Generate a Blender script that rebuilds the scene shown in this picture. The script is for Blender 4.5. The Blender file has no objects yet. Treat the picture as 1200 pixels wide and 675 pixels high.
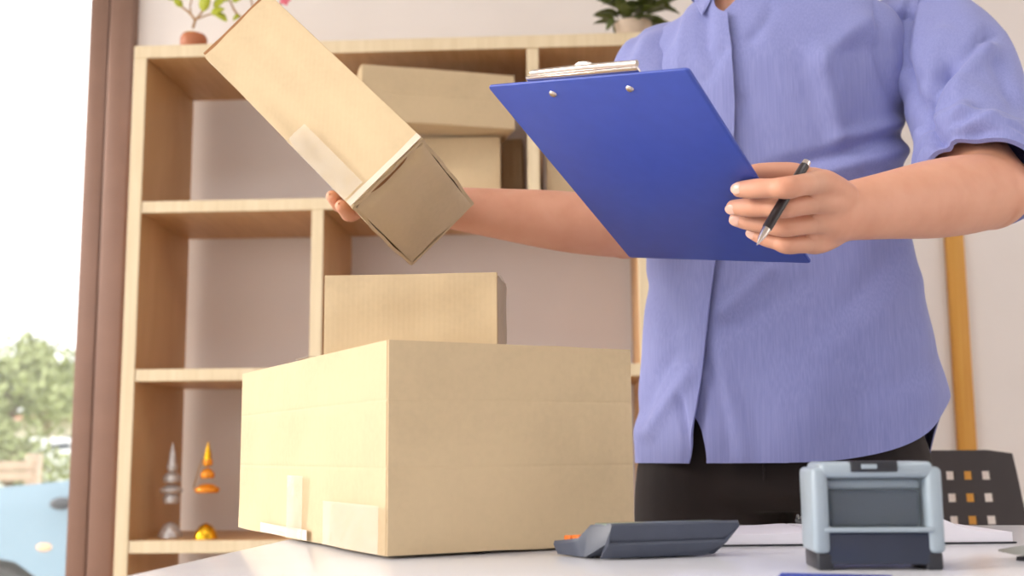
import bpy, bmesh, math, random
import numpy as np
from mathutils import Vector, Matrix
random.seed(7)
rng = np.random.default_rng(7)
SC = bpy.context.scene
COL = SC.collection

# ------------------------------------------------------------------ camera
F = 1350.0; YAW = math.radians(3.1); PITCH = math.radians(8.1); ROLL = math.radians(0.45)
CAM = np.array([0, 0, 0.838])
FW = np.array([-math.sin(YAW)*math.cos(PITCH), math.cos(YAW)*math.cos(PITCH), math.sin(PITCH)])
r0 = np.array([math.cos(YAW), math.sin(YAW), 0.0]); u0 = np.cross(r0, FW)
RT = r0*math.cos(ROLL) - u0*math.sin(ROLL); UP = u0*math.cos(ROLL) + r0*math.sin(ROLL)
cd = bpy.data.cameras.new('camera'); cam = bpy.data.objects.new('camera', cd); COL.objects.link(cam)
cam.matrix_world = Matrix(((RT[0], UP[0], -FW[0], CAM[0]), (RT[1], UP[1], -FW[1], CAM[1]), (RT[2], UP[2], -FW[2], CAM[2]), (0, 0, 0, 1)))
cd.sensor_width = 36; cd.lens = 36*F/1200; cd.clip_start = 0.02; cd.clip_end = 500
cd.dof.use_dof = True; cd.dof.focus_distance = 1.2; cd.dof.aperture_fstop = 5.6
SC.camera = cam

# ------------------------------------------------------------------ sky, sun, exposure
wd = bpy.data.worlds.new('sky'); SC.world = wd; wd.use_nodes = True
bgn = wd.node_tree.nodes['Background']
bgn.inputs[0].default_value = (0.985, 0.98, 0.985, 1); bgn.inputs[1].default_value = 2.1
sd = bpy.data.lights.new('sun', 'SUN'); sun = bpy.data.objects.new('sun', sd); COL.objects.link(sun)
sd.energy = 1.8; sd.angle = math.radians(18); sd.color = (1.0, 0.91, 0.80)
sun.rotation_euler = Vector((0.92, 0.28, -0.34)).to_track_quat('-Z', 'Y').to_euler()
SC.view_settings.view_transform = 'Standard'; SC.view_settings.look = 'None'
SC.view_settings.gamma = 1.0; SC.view_settings.use_curve_mapping = False
SC.view_settings.exposure = 0.50

# ------------------------------------------------------------------ pixel helpers
def ray(px, py): return FW + RT*(px-600)/F - UP*(py-337.5)/F
def atY(px, py, Y): d = ray(px, py); return CAM + d*(Y/d[1])
def atZ(px, py, Z): d = ray(px, py); return CAM + d*((Z-CAM[2])/d[2])
def proj(P):
    v = np.asarray(P) - CAM; z = v@FW
    return np.stack([600+F*(v@RT)/z, 337.5-F*(v@UP)/z], -1)
def sm(a, b, x): t = np.clip((np.asarray(x, float)-a)/(b-a), 0, 1); return t*t*(3-2*t)

# ------------------------------------------------------------------ materials
def srgb(r, g, b): return tuple(((c/255+.055)/1.055)**2.4 if c > 10 else c/255/12.92 for c in (r, g, b)) + (1,)
class NT:
    def __init__(s, name):
        s.m = bpy.data.materials.new(name); s.m.use_nodes = True; s.t = s.m.node_tree
        s.b = s.t.nodes['Principled BSDF']; s.c = None
    def n(s, ty, **kw):
        n = s.t.nodes.new(ty)
        for k, v in kw.items():
            if k in n.inputs: n.inputs[k].default_value = v
            else: setattr(n, k, v)
        return n
    def l(s, a, b): s.t.links.new(a, b)
    def coord(s, scale=(1, 1, 1), out='Object'):
        if s.c is None: s.c = s.n('ShaderNodeTexCoord')
        mp = s.n('ShaderNodeMapping'); mp.inputs['Scale'].default_value = scale; s.l(s.c.outputs[out], mp.inputs[0]); return mp.outputs[0]
    def noise(s, scale, vec=None, detail=3, **kw):
        n = s.n('ShaderNodeTexNoise', Scale=scale, Detail=detail, **kw); s.l(vec or s.coord(), n.inputs['Vector']); return n.outputs['Fac']
    def ramp(s, fac, stops):
        n = s.n('ShaderNodeValToRGB'); e = n.color_ramp.elements
        while len(e) < len(stops): e.new(.5)
        for i, (p, c) in enumerate(stops): e[i].position = p; e[i].color = c
        s.l(fac, n.inputs[0]); return n.outputs[0]
    def base(s, o): s.l(o, s.b.inputs['Base Color'])
    def bump(s, h, strength=.3, dist=.002):
        n = s.n('ShaderNodeBump', Strength=strength, Distance=dist); s.l(h, n.inputs['Height'])
        old = s.b.inputs['Normal']
        if old.is_linked: s.l(old.links[0].from_socket, n.inputs['Normal'])
        s.l(n.outputs[0], old)
    def set(s, **kw):
        for k, v in kw.items(): s.b.inputs[k].default_value = v
        return s
def mix(c, k): return tuple(min(1, x*k) for x in c[:3]) + (1,)
def simple(name, col, rough=.5, var=.06, nscale=40, bump=0, **kw):
    t = NT(name); f = t.noise(nscale)
    t.base(t.ramp(f, [(.3, mix(col, 1-var)), (.7, mix(col, 1+var))])); t.set(Roughness=rough, **kw)
    if bump: t.bump(t.noise(nscale*8), bump, .001)
    return t.m
def wood(name, ca, cb, rough=.45, stretch=(30, 3, 1.5)):
    t = NT(name); v = t.coord(stretch); f = t.noise(1.6, v, 6, Distortion=1.2)
    t.base(t.ramp(f, [(.25, ca), (.75, cb)])); t.set(Roughness=rough); t.bump(f, .08, .001); return t.m
def cardboard(name, col, vert=(0, 0, 1)):
    t = NT(name)
    f = t.noise(9); g = t.noise(160, detail=2)
    mx = t.n('ShaderNodeMath', operation='MULTIPLY_ADD'); t.l(f, mx.inputs[0]); mx.inputs[1].default_value = .75; 
    m2 = t.n('ShaderNodeMath', operation='MULTIPLY'); t.l(g, m2.inputs[0]); m2.inputs[1].default_value = .25; t.l(m2.outputs[0], mx.inputs[2])
    t.base(t.ramp(mx.outputs[0], [(.3, mix(col, .90)), (.5, col), (.75, mix(col, 1.07))]))
    w = t.n('ShaderNodeTexWave', Scale=60.0, Distortion=.6); w.inputs['Detail'].default_value = 1
    t.l(t.coord((1, 1, .02)), w.inputs['Vector']); t.bump(w.outputs['Fac'], .05, .0010); t.bump(g, .12, .0006)
    t.set(Roughness=.78); return t.m
M = {}
M['card'] = cardboard('cardboard', srgb(207, 184, 148))
M['card_in_shade'] = cardboard('cardboard_inner_shade', srgb(136, 90, 48))  # inner kraft brown, darkened to stand for the shadow inside the boxes
def tape_mat():
    t = NT('clear_tape'); t.base(t.ramp(t.noise(60), [(.3, srgb(225, 215, 200)), (.7, srgb(245, 240, 232))]))
    t.set(Roughness=.12, Alpha=.20); t.bump(t.noise(90), .5, .001); return t.m
M['tape'] = tape_mat()
M['tape_white'] = simple('white_tape', srgb(222, 208, 190), .3, .03)
M['edge'] = wood('pale_wood', srgb(216, 196, 160), srgb(230, 212, 180))  # paler wood tone on the front edges and the very top
M['wood'] = wood('brown_wood', srgb(190, 144, 94), srgb(210, 168, 118))  # browner wood tone on the inner faces
M['strip'] = wood('amber_wood', srgb(206, 142, 52), srgb(222, 166, 76))
M['wall'] = simple('white_paint', srgb(238, 231, 228), .85, .015, 6, .05)
M['ceil'] = simple('ceiling_paint', srgb(235, 232, 228), .9, .01, 6)
M['floor'] = wood('floor_laminate', srgb(196, 188, 178), srgb(212, 204, 194), .4, (3, 20, 1))
M['desk'] = simple('white_laminate', srgb(218, 219, 226), .22, .01, 20)
M['steel'] = simple('brushed_steel', srgb(190, 188, 186), .25, .04, 60, Metallic=1.0)
M['frame'] = simple('brown_anodised_frame', srgb(132, 102, 88), .38, .05, 12, Metallic=.25)
M['seal'] = simple('rubber_seal', srgb(60, 48, 44), .6)
def glass_mat():
    t = NT('window_glass'); t.set(Roughness=.0, Alpha=.06); t.base(t.ramp(t.noise(2), [(0, (.9, .95, .95, 1)), (1, (.95, 1, 1, 1))])); return t.m
M['glass'] = glass_mat()
M['board'] = simple('blue_board_plastic', srgb(58, 80, 174), .36, .03, 60, .03)
M['chrome'] = simple('chrome', srgb(215, 205, 200), .15, .02, 60, Metallic=1.0)
M['paper'] = simple('white_paper', srgb(232, 230, 240), .8, .01)
M['dark'] = simple('dark_plastic', srgb(40, 42, 50), .35, .08, 40)
M['navy'] = simple('slate_plastic', srgb(74, 80, 96), .38, .05, 60, .05)
M['key'] = simple('dark_key', srgb(52, 52, 58), .45)
M['orange'] = simple('orange_key', srgb(235, 120, 40), .45)
M['lcd'] = simple('display_film', srgb(120, 134, 124), .15)
def clearp():
    t = NT('smoky_clear_plastic'); t.base(t.ramp(t.noise(12), [(.3, srgb(150, 164, 174)), (.7, srgb(172, 186, 194))])); t.set(Roughness=.25, Alpha=.10); return t.m
M['clear'] = clearp()
M['frost'] = simple('frosted_grey_plastic', srgb(158, 172, 184), .3, .04, 30)
M['ink'] = simple('blue_black_plastic', srgb(44, 52, 72), .3)
M['blue_card'] = simple('blue_card', srgb(50, 70, 170), .5)
M['mouse'] = simple('grey_metal', srgb(150, 150, 146), .35, .04, 40, Metallic=.6)
def skin():
    t = NT('skin'); f = t.noise(22, detail=4)
    t.base(t.ramp(f, [(.25, srgb(211, 150, 122)), (.5, srgb(218, 159, 131)), (.8, srgb(223, 167, 140))]))
    t.set(Roughness=.5); t.b.inputs['Subsurface Weight'].default_value = .12
    t.b.inputs['Subsurface Radius'].default_value = (.012, .005, .003); t.b.inputs['Subsurface Scale'].default_value = 1
    t.bump(t.noise(420, detail=2), .05, .0004); return t.m
M['skin'] = skin()
M['nail'] = simple('fingernail', srgb(236, 190, 172), .25, .02)
def fabric():
    t = NT('lavender_blue_cotton'); v = t.coord((1, 1, .012))
    f = t.noise(700, v, 1); g = t.noise(5)
    mx = t.n('ShaderNodeMath', operation='MULTIPLY_ADD'); t.l(f, mx.inputs[0]); mx.inputs[1].default_value = .8
    m2 = t.n('ShaderNodeMath', operation='MULTIPLY'); t.l(g, m2.inputs[0]); m2.inputs[1].default_value = .2; t.l(m2.outputs[0], mx.inputs[2])
    t.base(t.ramp(mx.outputs[0], [(.3, srgb(124, 130, 187)), (.5, srgb(131, 137, 193)), (.7, srgb(138, 144, 198))]))
    t.set(Roughness=.75); t.b.inputs['Sheen Weight'].default_value = .15
    t.bump(f, .05, .0004); return t.m
M['shirt'] = fabric()
M['trousers'] = simple('dark_brown_twill', srgb(32, 22, 22), .85, .12, 30, .2)
M['shoe'] = simple('black_leather', srgb(26, 22, 22), .35)
M['hair'] = simple('black_hair', srgb(24, 20, 18), .5, .2, 60)
M['button'] = simple('pearl_button', srgb(214, 214, 232), .25)
M['eye'] = simple('eye_white', srgb(235, 232, 228), .2)
M['iris'] = simple('dark_iris', srgb(40, 26, 18), .1)
M['pen'] = simple('black_pen_barrel', srgb(40, 32, 34), .3, .05)
M['chair'] = simple('black_chair_plastic', srgb(46, 38, 40), .5, .06, 40)
M['gold'] = simple('gold_metal', srgb(232, 176, 40), .22, .05, 40, Metallic=.9)
M['amber'] = simple('amber_glitter', srgb(240, 150, 40), .35, .15, 120, Metallic=.3)
M['silver'] = simple('silver_glitter', srgb(205, 200, 198), .3, .12, 120, Metallic=.5)
M['silver_stem'] = simple('pale_wire', srgb(214, 206, 202), .5)
M['pot_brown'] = simple('terracotta_pot', srgb(176, 104, 66), .5)
M['pot_cream'] = simple('cream_pot', srgb(222, 200, 178), .6)
M['moss'] = simple('dry_moss', srgb(196, 172, 50), .9, .2, 80, .4)
M['leaf_y'] = simple('yellow_green_leaf', srgb(176, 182, 40), .5, .15, 20)
M['leaf_d'] = simple('dark_green_leaf', srgb(84, 96, 36), .5, .2, 20)
M['stem'] = simple('twig', srgb(168, 128, 78), .7)
M['petal'] = simple('pink_petal', srgb(228, 110, 130), .6)
M['carpaint'] = simple('light_blue_car_paint', srgb(122, 152, 170), .25, .02, 4, **{'Coat Weight': .6})
M['tyre'] = simple('tyre_rubber', srgb(38, 38, 40), .85)
M['carglass'] = simple('car_glass', srgb(40, 52, 60), .05)
M['lampo'] = simple('amber_marker_lens', srgb(236, 190, 150), .2)
M['white_paint'] = simple('white_car_paint', srgb(232, 232, 232), .3)
M['tree'] = simple('tree_leaf', srgb(146, 154, 104), .7, .3, 3)
M['bark'] = simple('bark', srgb(120, 98, 78), .9, .2, 12, .3)
M['asphalt'] = simple('pale_concrete', srgb(206, 200, 192), .9, .05, 3)
M['grass'] = simple('lawn', srgb(140, 150, 84), .9, .15, 2)
M['render'] = simple('house_plaster', srgb(226, 216, 206), .9, .03)
M['roof'] = simple('red_roof', srgb(196, 130, 110), .8, .1, 8)
M['fencewood'] = wood('weathered_wood', srgb(150, 128, 106), srgb(184, 160, 134))

# ------------------------------------------------------------------ object helpers
def wloc(o): 
    v = np.array(o.location, float)
    return v + wloc(o.parent) if o.parent else v
def finish(o, parent, origin):
    COL.objects.link(o)
    if parent is not None: o.parent = parent; o.location = Vector(origin - wloc(parent))
    else: o.location = Vector(origin)
def obj(name, V, Fc, mat, parent=None, smooth=True, sharp=40, origin=None, recalc=True):
    V = np.asarray(V, float)
    o0 = (V.min(0)+V.max(0))/2 if origin is None else np.asarray(origin, float)
    me = bpy.data.meshes.new(name); me.from_pydata((V-o0).tolist(), [], [list(map(int, f)) for f in Fc]); 
    if recalc:
        bm = bmesh.new(); bm.from_mesh(me); bmesh.ops.recalc_face_normals(bm, faces=bm.faces); bm.to_mesh(me); bm.free()
    me.update()
    mats = mat if isinstance(mat, (list, tuple)) else [mat]
    for m in mats: me.materials.append(m)
    if smooth:
        me.polygons.foreach_set('use_smooth', [True]*len(me.polygons))
        if sharp: me.set_sharp_from_angle(angle=math.radians(sharp))
    o = bpy.data.objects.new(name, me); finish(o, parent, o0); return o
def tag(o, label=None, cat=None, group=None, kind=None):
    if label: o['label'] = label
    if cat: o['category'] = cat
    if group: o['group'] = group
    if kind: o['kind'] = kind
    return o
def thing(name, loc, label, cat, group=None):
    e = bpy.data.objects.new(name, None); e.empty_display_size = .05; COL.objects.link(e); e.location = Vector(loc)
    return tag(e, label, cat, group)
def rotz(a): c, s = math.cos(a), math.sin(a); return np.array([[c, -s, 0], [s, c, 0], [0, 0, 1]])
def merge(*parts):
    V, Fc, n = [], [], 0
    for v, f in parts:
        v = np.asarray(v, float); V.append(v); Fc += [[i+n for i in q] for q in f]; n += len(v)
    return np.concatenate(V), Fc
def xf(vf, R=None, t=(0, 0, 0)):
    v, f = vf; v = np.asarray(v, float)
    if R is not None: v = v@np.asarray(R).T
    return v+np.asarray(t), f
def box(lo, hi, bev=0.0, seg=2):
    lo = np.asarray(lo, float); hi = np.asarray(hi, float)
    bm = bmesh.new(); bmesh.ops.create_cube(bm, size=1)
    for v in bm.verts: v.co = Vector((lo+hi)/2 + np.array(v.co)*(hi-lo))
    if bev: bmesh.ops.bevel(bm, geom=bm.edges[:], offset=min(bev, (hi-lo).min()*.45), segments=seg, affect='EDGES', profile=.5)
    bm.verts.index_update(); r = np.array([v.co[:] for v in bm.verts]), [[v.index for v in f.verts] for f in bm.faces]; bm.free(); return r
def grid_faces(n, m, cu=False, cv=False):
    Fc = []
    for i in range(n if cu else n-1):
        for j in range(m if cv else m-1):
            a = i*m+j; b = ((i+1) % n)*m+j; Fc.append([a, b, ((i+1) % n)*m+(j+1) % m, i*m+(j+1) % m])
    return Fc
def loft(rings, cap=True):
    R = np.asarray(rings, float); n, m = R.shape[:2]; V = R.reshape(-1, 3); Fc = grid_faces(n, m, False, True)
    if cap: Fc.append(list(range(m))[::-1]); Fc.append([(n-1)*m+j for j in range(m)])
    return V, Fc
def catmull(P, k):
    P = np.asarray(P, float); Q = np.vstack([2*P[0]-P[1], P, 2*P[-1]-P[-2]]); out = []
    for i in range(1, len(Q)-2):
        for t in np.linspace(0, 1, k, endpoint=False):
            a, b, c, d = Q[i-1], Q[i], Q[i+1], Q[i+2]
            out.append(.5*((2*b)+(-a+c)*t+(2*a-5*b+4*c-d)*t*t+(-a+3*b-3*c+d)*t**3))
    out.append(P[-1]); return np.array(out)
def tube(P, r, seg=12, k=6, ref=(0, 0, 1), flat=1.0, cap=True, dome=False):
    """loft round a smooth path; r scalar/list per control point; flat scales the axis across ref"""
    P = np.asarray(P, float); r = np.broadcast_to(np.asarray(r, float), (len(P),)); flat = np.broadcast_to(np.asarray(flat, float), (len(P),))
    A = catmull(np.column_stack([P, r, flat]), k) if k > 1 else np.column_stack([P, r, flat])
    C, rr, fl = A[:, :3], A[:, 3], A[:, 4]
    T = np.gradient(C, axis=0); T /= np.linalg.norm(T, axis=1)[:, None]
    ref = np.asarray(ref, float); rings = []
    th = np.linspace(0, 2*math.pi, seg, endpoint=False)
    def ring(c, t, ra, f):
        u = ref - t*(ref@t); u /= np.linalg.norm(u)+1e-9; w = np.cross(t, u)
        return c + np.outer(np.cos(th)*ra, u) + np.outer(np.sin(th)*ra*f, w)
    if dome:
        for s in (.15, .55, .85): rings.append(ring(C[0]-T[0]*rr[0]*math.sqrt(1-s*s), T[0], rr[0]*s, fl[0]))
    for i in range(len(C)): rings.append(ring(C[i], T[i], rr[i], fl[i]))
    if dome:
        for s in (.9, .72, .42, .1): rings.append(ring(C[-1]+T[-1]*rr[-1]*math.sqrt(1-s*s), T[-1], rr[-1]*s, fl[-1]))
    return loft(rings, cap)
def lathe(prof, seg=24, c=(0, 0, 0)):
    th = np.linspace(0, 2*math.pi, seg, endpoint=False)
    rings = [[(c[0]+r*math.cos(a), c[1]+r*math.sin(a), c[2]+z) for a in th] for r, z in prof]
    return loft(rings)
def ellip(c, r, nu=20, nv=12, R=None):
    prof = [(max(1e-4, math.sin(p)), -math.cos(p)) for p in np.linspace(0.02, math.pi-.02, nv)]
    v, f = lathe(prof, nu); v = v*np.asarray(r)
    if R is not None: v = v@np.asarray(R).T
    return v+np.asarray(c), f
def remesh(parts, voxel, smooth=6):
    V, Fc = merge(*parts); me = bpy.data.meshes.new('tmp'); me.from_pydata(V.tolist(), [], Fc)
    o = bpy.data.objects.new('tmp', me); COL.objects.link(o)
    md = o.modifiers.new('r', 'REMESH'); md.mode = 'VOXEL'; md.voxel_size = voxel
    if smooth: s = o.modifiers.new('s', 'SMOOTH'); s.factor = .5; s.iterations = smooth
    dg = bpy.context.evaluated_depsgraph_get(); ev = o.evaluated_get(dg); m2 = ev.to_mesh()
    n = len(m2.vertices); v = np.empty(n*3, np.float32); m2.vertices.foreach_get('co', v)
    f = [list(p.vertices) for p in m2.polygons]; ev.to_mesh_clear()
    bpy.data.objects.remove(o); bpy.data.meshes.remove(me); return v.reshape(-1, 3).astype(float), f
def struct(o): o['kind'] = 'structure'; return o

# ================================================================== THE ROOM
YB = 2.85                                   # back wall face
XP0, XP1 = -1.257, -1.135                   # window post in the back wall
XL, XR, YF, ZC = -2.6, 2.4, -2.6, 2.9
struct(obj('floor', *box((XL-.1, YF, -.1), (XR+.1, YB+.1, 0)), M['floor'], smooth=False))
struct(obj('ceiling', *box((XL-.1, YF, ZC), (XR+.1, YB+.1, ZC+.1)), M['ceil'], smooth=False))
struct(obj('wall_back', *merge(box((XP1, YB, 0), (XR, YB+.12, ZC)), box((XL, YB, 2.55), (XP1, YB+.12, ZC))), M['wall'], smooth=False))
struct(obj('wall_front', *merge(box((XL, YF-.12, 0), (XR, YF, .6)), box((XL, YF-.12, 2.6), (XR, YF, ZC)), box((-.6, YF-.12, .6), (XR, YF, 2.6))), M['wall'], smooth=False))
w3 = struct(thing('fill_window', (-1.6, YF-.06, .6), None, None))  # unseen window behind the camera, added to let in sky fill
for x in np.arange(XL, -.59, 1.0): obj('window_post', *box((x-.03, YF-.09, .6), (x+.03, YF-.02, 2.6), .006), M['frame'], w3)
for x in np.arange(XL, -.61, 1.0): obj('pane', *box((x+.03, YF-.062, .6), (x+.97, YF-.054, 2.6)), M['glass'], w3, smooth=False)
struct(obj('wall_right', *merge(box((XR, YF, 0), (XR+.12, YB+.12, .5)), box((XR, YF, 2.3), (XR+.12, YB+.12, ZC)), box((XR, YF, .5), (XR+.12, 0, 2.3)), box((XR, 1.2, .5), (XR+.12, YB+.12, 2.3))), M['wall'], smooth=False))
w4 = struct(thing('window_4', (XR+.06, 0, .5), None, None))
for y in (0, 1.14): obj('window_post', *box((XR+.02, y, .5), (XR+.09, y+.06, 2.3), .006), M['frame'], w4)
for y in (.06,): obj('pane', *box((XR+.052, y, .5), (XR+.06, y+1.08, 2.3)), M['glass'], w4, smooth=False)
struct(obj('ground_right', *box((XR+.12, -30, -.48), (40, YB+.12, -.28)), M['asphalt'], smooth=False))
struct(obj('wall_left', *merge(box((XL-.1, YF, 0), (XL, YB+.12, .1)), box((XL-.1, YF, 2.6), (XL, YB+.12, ZC))), M['wall'], smooth=False))
w1 = struct(thing('window_1', (XP0, YB, 0), None, None))
yf = YB-.035
post = obj('window_post', *box((XP0+.058, yf, 0), (XP1, YB+.1, 2.56), .006), M['frame'], w1)
obj('post_face', *box((XP0, yf+.012, 0), (XP0+.052, YB+.1, 2.56), .005), M['frame'], w1)
obj('seal', *box((XP0+.050, yf+.02, 0), (XP0+.060, YB+.09, 2.56)), M['seal'], w1)
obj('window_rail', *box((XL, yf+.012, 0), (XP0, YB+.1, .09), .005), M['frame'], w1)
obj('window_rail', *box((XL, yf+.012, 2.47), (XP0, YB+.1, 2.56), .005), M['frame'], w1)
obj('window_post', *box((XL, yf, 0), (XL+.08, YB+.1, 2.56), .006), M['frame'], w1)
obj('pane', *box((XL+.08, YB+.05, .09), (XP0, YB+.058, 2.47)), M['glass'], w1, smooth=False)
w2 = struct(thing('window_2', (XL-.05, 0, .1), None, None))
for y in np.arange(YF, YB+.01, 1.3):
    obj('window_post', *box((XL-.09, y, .1), (XL-.01, y+.07, 2.6), .006), M['frame'], w2)
for y in np.arange(YF, YB-.5, 1.3):
    obj('pane', *box((XL-.054, y+.07, .1), (XL-.046, y+1.3, 2.6)), M['glass'], w2, smooth=False)
p = atY(1125, 400, YB-.01)
t1 = struct(obj('trim_1', *box((p[0]-.0215, YB-.022, 0), (p[0]+.0215, YB, ZC), .003), M['strip'], sharp=30))
for i, (x, y) in enumerate([(-.9, .6), (1.2, .6)]):  # ceiling panels out of view, added as fill light
    cl = thing('ceiling_fill_lamp', (x, y, ZC), 'white square ceiling panel added as unseen fill light on the %s side of the room' % ('window' if i == 0 else 'inner wall'), 'ceiling light', 'fill lights')
    obj('fill_lamp_frame', *box((x-.31, y-.31, ZC-.03), (x+.31, y+.31, ZC), .004), M['desk'], cl)
    em = NT('fill_lamp_diffuser'); em.set(**{'Emission Strength': 6, 'Emission Color': (.96, .97, 1, 1)}); em.base(em.ramp(em.noise(5), [(0, (.9, .9, .9, 1)), (1, (1, 1, 1, 1))]))
    obj('diffuser', *box((x-.28, y-.28, ZC-.036), (x+.28, y+.28, ZC-.029)), em.m, cl, smooth=False)

# ================================================================== OUTSIDE
ZG = -.28
struct(obj('ground', *box((-60, YB+.12, ZG-.2), (20, 70, ZG)), M['asphalt'], smooth=False))
struct(obj('ground_side', *box((-60, -30, ZG-.2), (XL-.1, YB+.12, ZG)), M['asphalt'], smooth=False))
struct(obj('lawn', *box((-60, 15, ZG), (10, 60, ZG+.05)), M['grass'], smooth=False))

# ================================================================== BOOKSHELF
SX0, SX1, SY0, SY1 = -1.003, .43, 2.5, 2.83
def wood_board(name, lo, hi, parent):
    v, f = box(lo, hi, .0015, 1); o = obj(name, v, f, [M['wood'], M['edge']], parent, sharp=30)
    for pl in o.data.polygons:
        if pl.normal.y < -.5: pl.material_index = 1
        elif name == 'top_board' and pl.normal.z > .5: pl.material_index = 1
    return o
sh = thing('bookshelf', (SX0, SY0, 0), 'pale wooden open bookshelf with brown inner faces against the white wall', 'bookshelf')
ZB = [.05, .275, .640, 1.012, 1.392]; TH = .027
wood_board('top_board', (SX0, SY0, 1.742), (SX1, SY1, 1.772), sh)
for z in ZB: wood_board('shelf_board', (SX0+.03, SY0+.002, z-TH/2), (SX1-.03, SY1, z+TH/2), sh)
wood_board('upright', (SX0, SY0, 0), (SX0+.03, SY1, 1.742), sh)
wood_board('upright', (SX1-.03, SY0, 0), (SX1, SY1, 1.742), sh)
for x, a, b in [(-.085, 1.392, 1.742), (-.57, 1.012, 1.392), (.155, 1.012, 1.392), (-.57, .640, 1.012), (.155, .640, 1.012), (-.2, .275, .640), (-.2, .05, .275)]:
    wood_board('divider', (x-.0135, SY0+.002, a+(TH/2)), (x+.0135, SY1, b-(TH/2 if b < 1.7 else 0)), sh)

# ================================================================== DESK
TZ = .75
DE = math.atan2(.0245, .2716); dc = atZ(160, 672, TZ); DR = rotz(-DE)
# left edge runs through two photographed points; far edge near y 1.40
def desk_pt(u, w, z): return dc + DR@np.array([u, w, 0]) + np.array([0, 0, z])
dk = thing('desk', desk_pt(.8, .2, -TZ), 'white desk with a glossy laminate top', 'desk')
far = (DR.T@(atZ(900, 615, TZ)-dc))[1]
D0, D1 = -.25, far
v, f = box((0, D0, -.028), (1.7, D1, 0), .002); obj('desk_top', v@DR.T+dc, f, M['desk'], dk)
for u in (.04, 1.66):
    for w in (D0+.04, D1-.04):
        v, f = box((u-.02, w-.02, -TZ), (u+.02, w+.02, -.028), .003); obj('leg', v@DR.T+dc, f, M['steel'], dk)

# ================================================================== CARDBOARD BOXES
def panel(o, u, v, n, lu, lv, t, creases=(), warp=.0012, nu=22, nv=22, lift=None):
    """corrugated sheet: outer face at o + u,v with outward normal n; soft warp and pressed crease lines across v"""
    u, v, n = map(np.asarray, (u, v, n)); ph = rng.uniform(0, 6, 4)
    vs = sorted(set(np.linspace(0, 1, nv).tolist() + [c+d for c in creases for d in (-.012, -.006, 0, .006, .012)])); nv = len(vs)
    us = np.linspace(0, 1, nu); V = []
    for side in (0, 1):
        for a in us:
            for b in vs:
                h = warp*(math.sin(ph[0]+4*a+2*b)+.6*math.sin(ph[1]+9*b-3*a)+.4*math.sin(ph[2]+17*a))*math.sin(math.pi*min(max(a, .0), 1))**.3
                for c in creases: h -= .0005*math.exp(-((b-c)/.006)**2)
                if lift: h += lift(a, b)
                V.append(np.asarray(o)+u*(a*lu)+v*(b*lv)+n*(h-(t if side else 0)))
    m = nu*nv; g = grid_faces(nu, nv); Fc = [q for q in g] + [[i+m for i in q[::-1]] for q in g]
    edge = [i*nv for i in range(nu)] + [(nu-1)*nv+j for j in range(1, nv)] + [i*nv+nv-1 for i in range(nu-2, -1, -1)] + [j for j in range(nv-2, 0, -1)]
    for i in range(len(edge)): a, b = edge[i], edge[(i+1) % len(edge)]; Fc.append([b, a, a+m, b+m])
    return np.array(V), Fc
def carton(label, org, ax, dims, creases=(.35, .7), t=.004, group=None, tapes=True, seam=True, lifts={}, flap_lift=None, name='cardboard_box', base=None):
    """ax columns = local axes; flaps close the two faces across local z"""
    ax = np.asarray(ax, float); L = np.asarray(dims, float); ex, ey, ez = ax[:, 0], ax[:, 1], ax[:, 2]; org = np.asarray(org, float)
    g = .0007
    th = thing(name, base if base is not None else org+ex*L[0]/2+ey*L[1]/2, label, 'box', group)
    P = lambda x, y, z: org+ex*x+ey*y+ez*z
    obj('side_panel', *panel(P(g, 0, g), ex, ez, -ey, L[0]-2*g, L[2]-2*g, t, creases, lift=lifts.get('y0')), M['card'], th)
    obj('side_panel', *panel(P(g, L[1], g), ex, ez, ey, L[0]-2*g, L[2]-2*g, t, creases, lift=lifts.get('y1')), M['card'], th)
    obj('side_panel', *panel(P(0, g+t*.5, g), ey, ez, -ex, L[1]-2*g-t, L[2]-2*g, t, creases, lift=lifts.get('x0')), M['card'], th)
    obj('side_panel', *panel(P(L[0], g+t*.5, g), ey, ez, ex, L[1]-2*g-t, L[2]-2*g, t, creases, lift=lifts.get('x1')), M['card'], th)
    for z, nn in ((0, -ez), (L[2], ez)):
        fl = flap_lift if (flap_lift and z == 0) else None
        zo = z + (.0012 if z == 0 else -.0012)
        if seam == 'single' and z == 0:
            obj('flap', *panel(P(.004, .006, zo), ex, ey, nn, L[0]-.008, L[1]-.012, t, (), lift=fl), M['card'], th)
        else:
            obj('flap', *panel(P(.002, .002, zo), ex, ey, nn, L[0]-.004, L[1]/2-.003, t, ()), M['card'], th)
            obj('flap', *panel(P(.002, L[1]/2+.001, zo), ex, ey, nn, L[0]-.004, L[1]/2-.003, t, ()), M['card'], th)
            if tapes:
                a = P(-.001, L[1]/2-.024, z)+nn*.0016
                obj('tape', *panel(a, ex, ey, nn, L[0]+.002, .048, .0004, (), .0002, 10, 6), M['tape'], th)
    # solid block added inside, darkened to read as shadow in the open seams
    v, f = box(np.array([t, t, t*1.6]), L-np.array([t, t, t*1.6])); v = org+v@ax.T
    obj('shade_filler', v, f, M['card_in_shade'], th, smooth=False)
    return th, P
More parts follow.
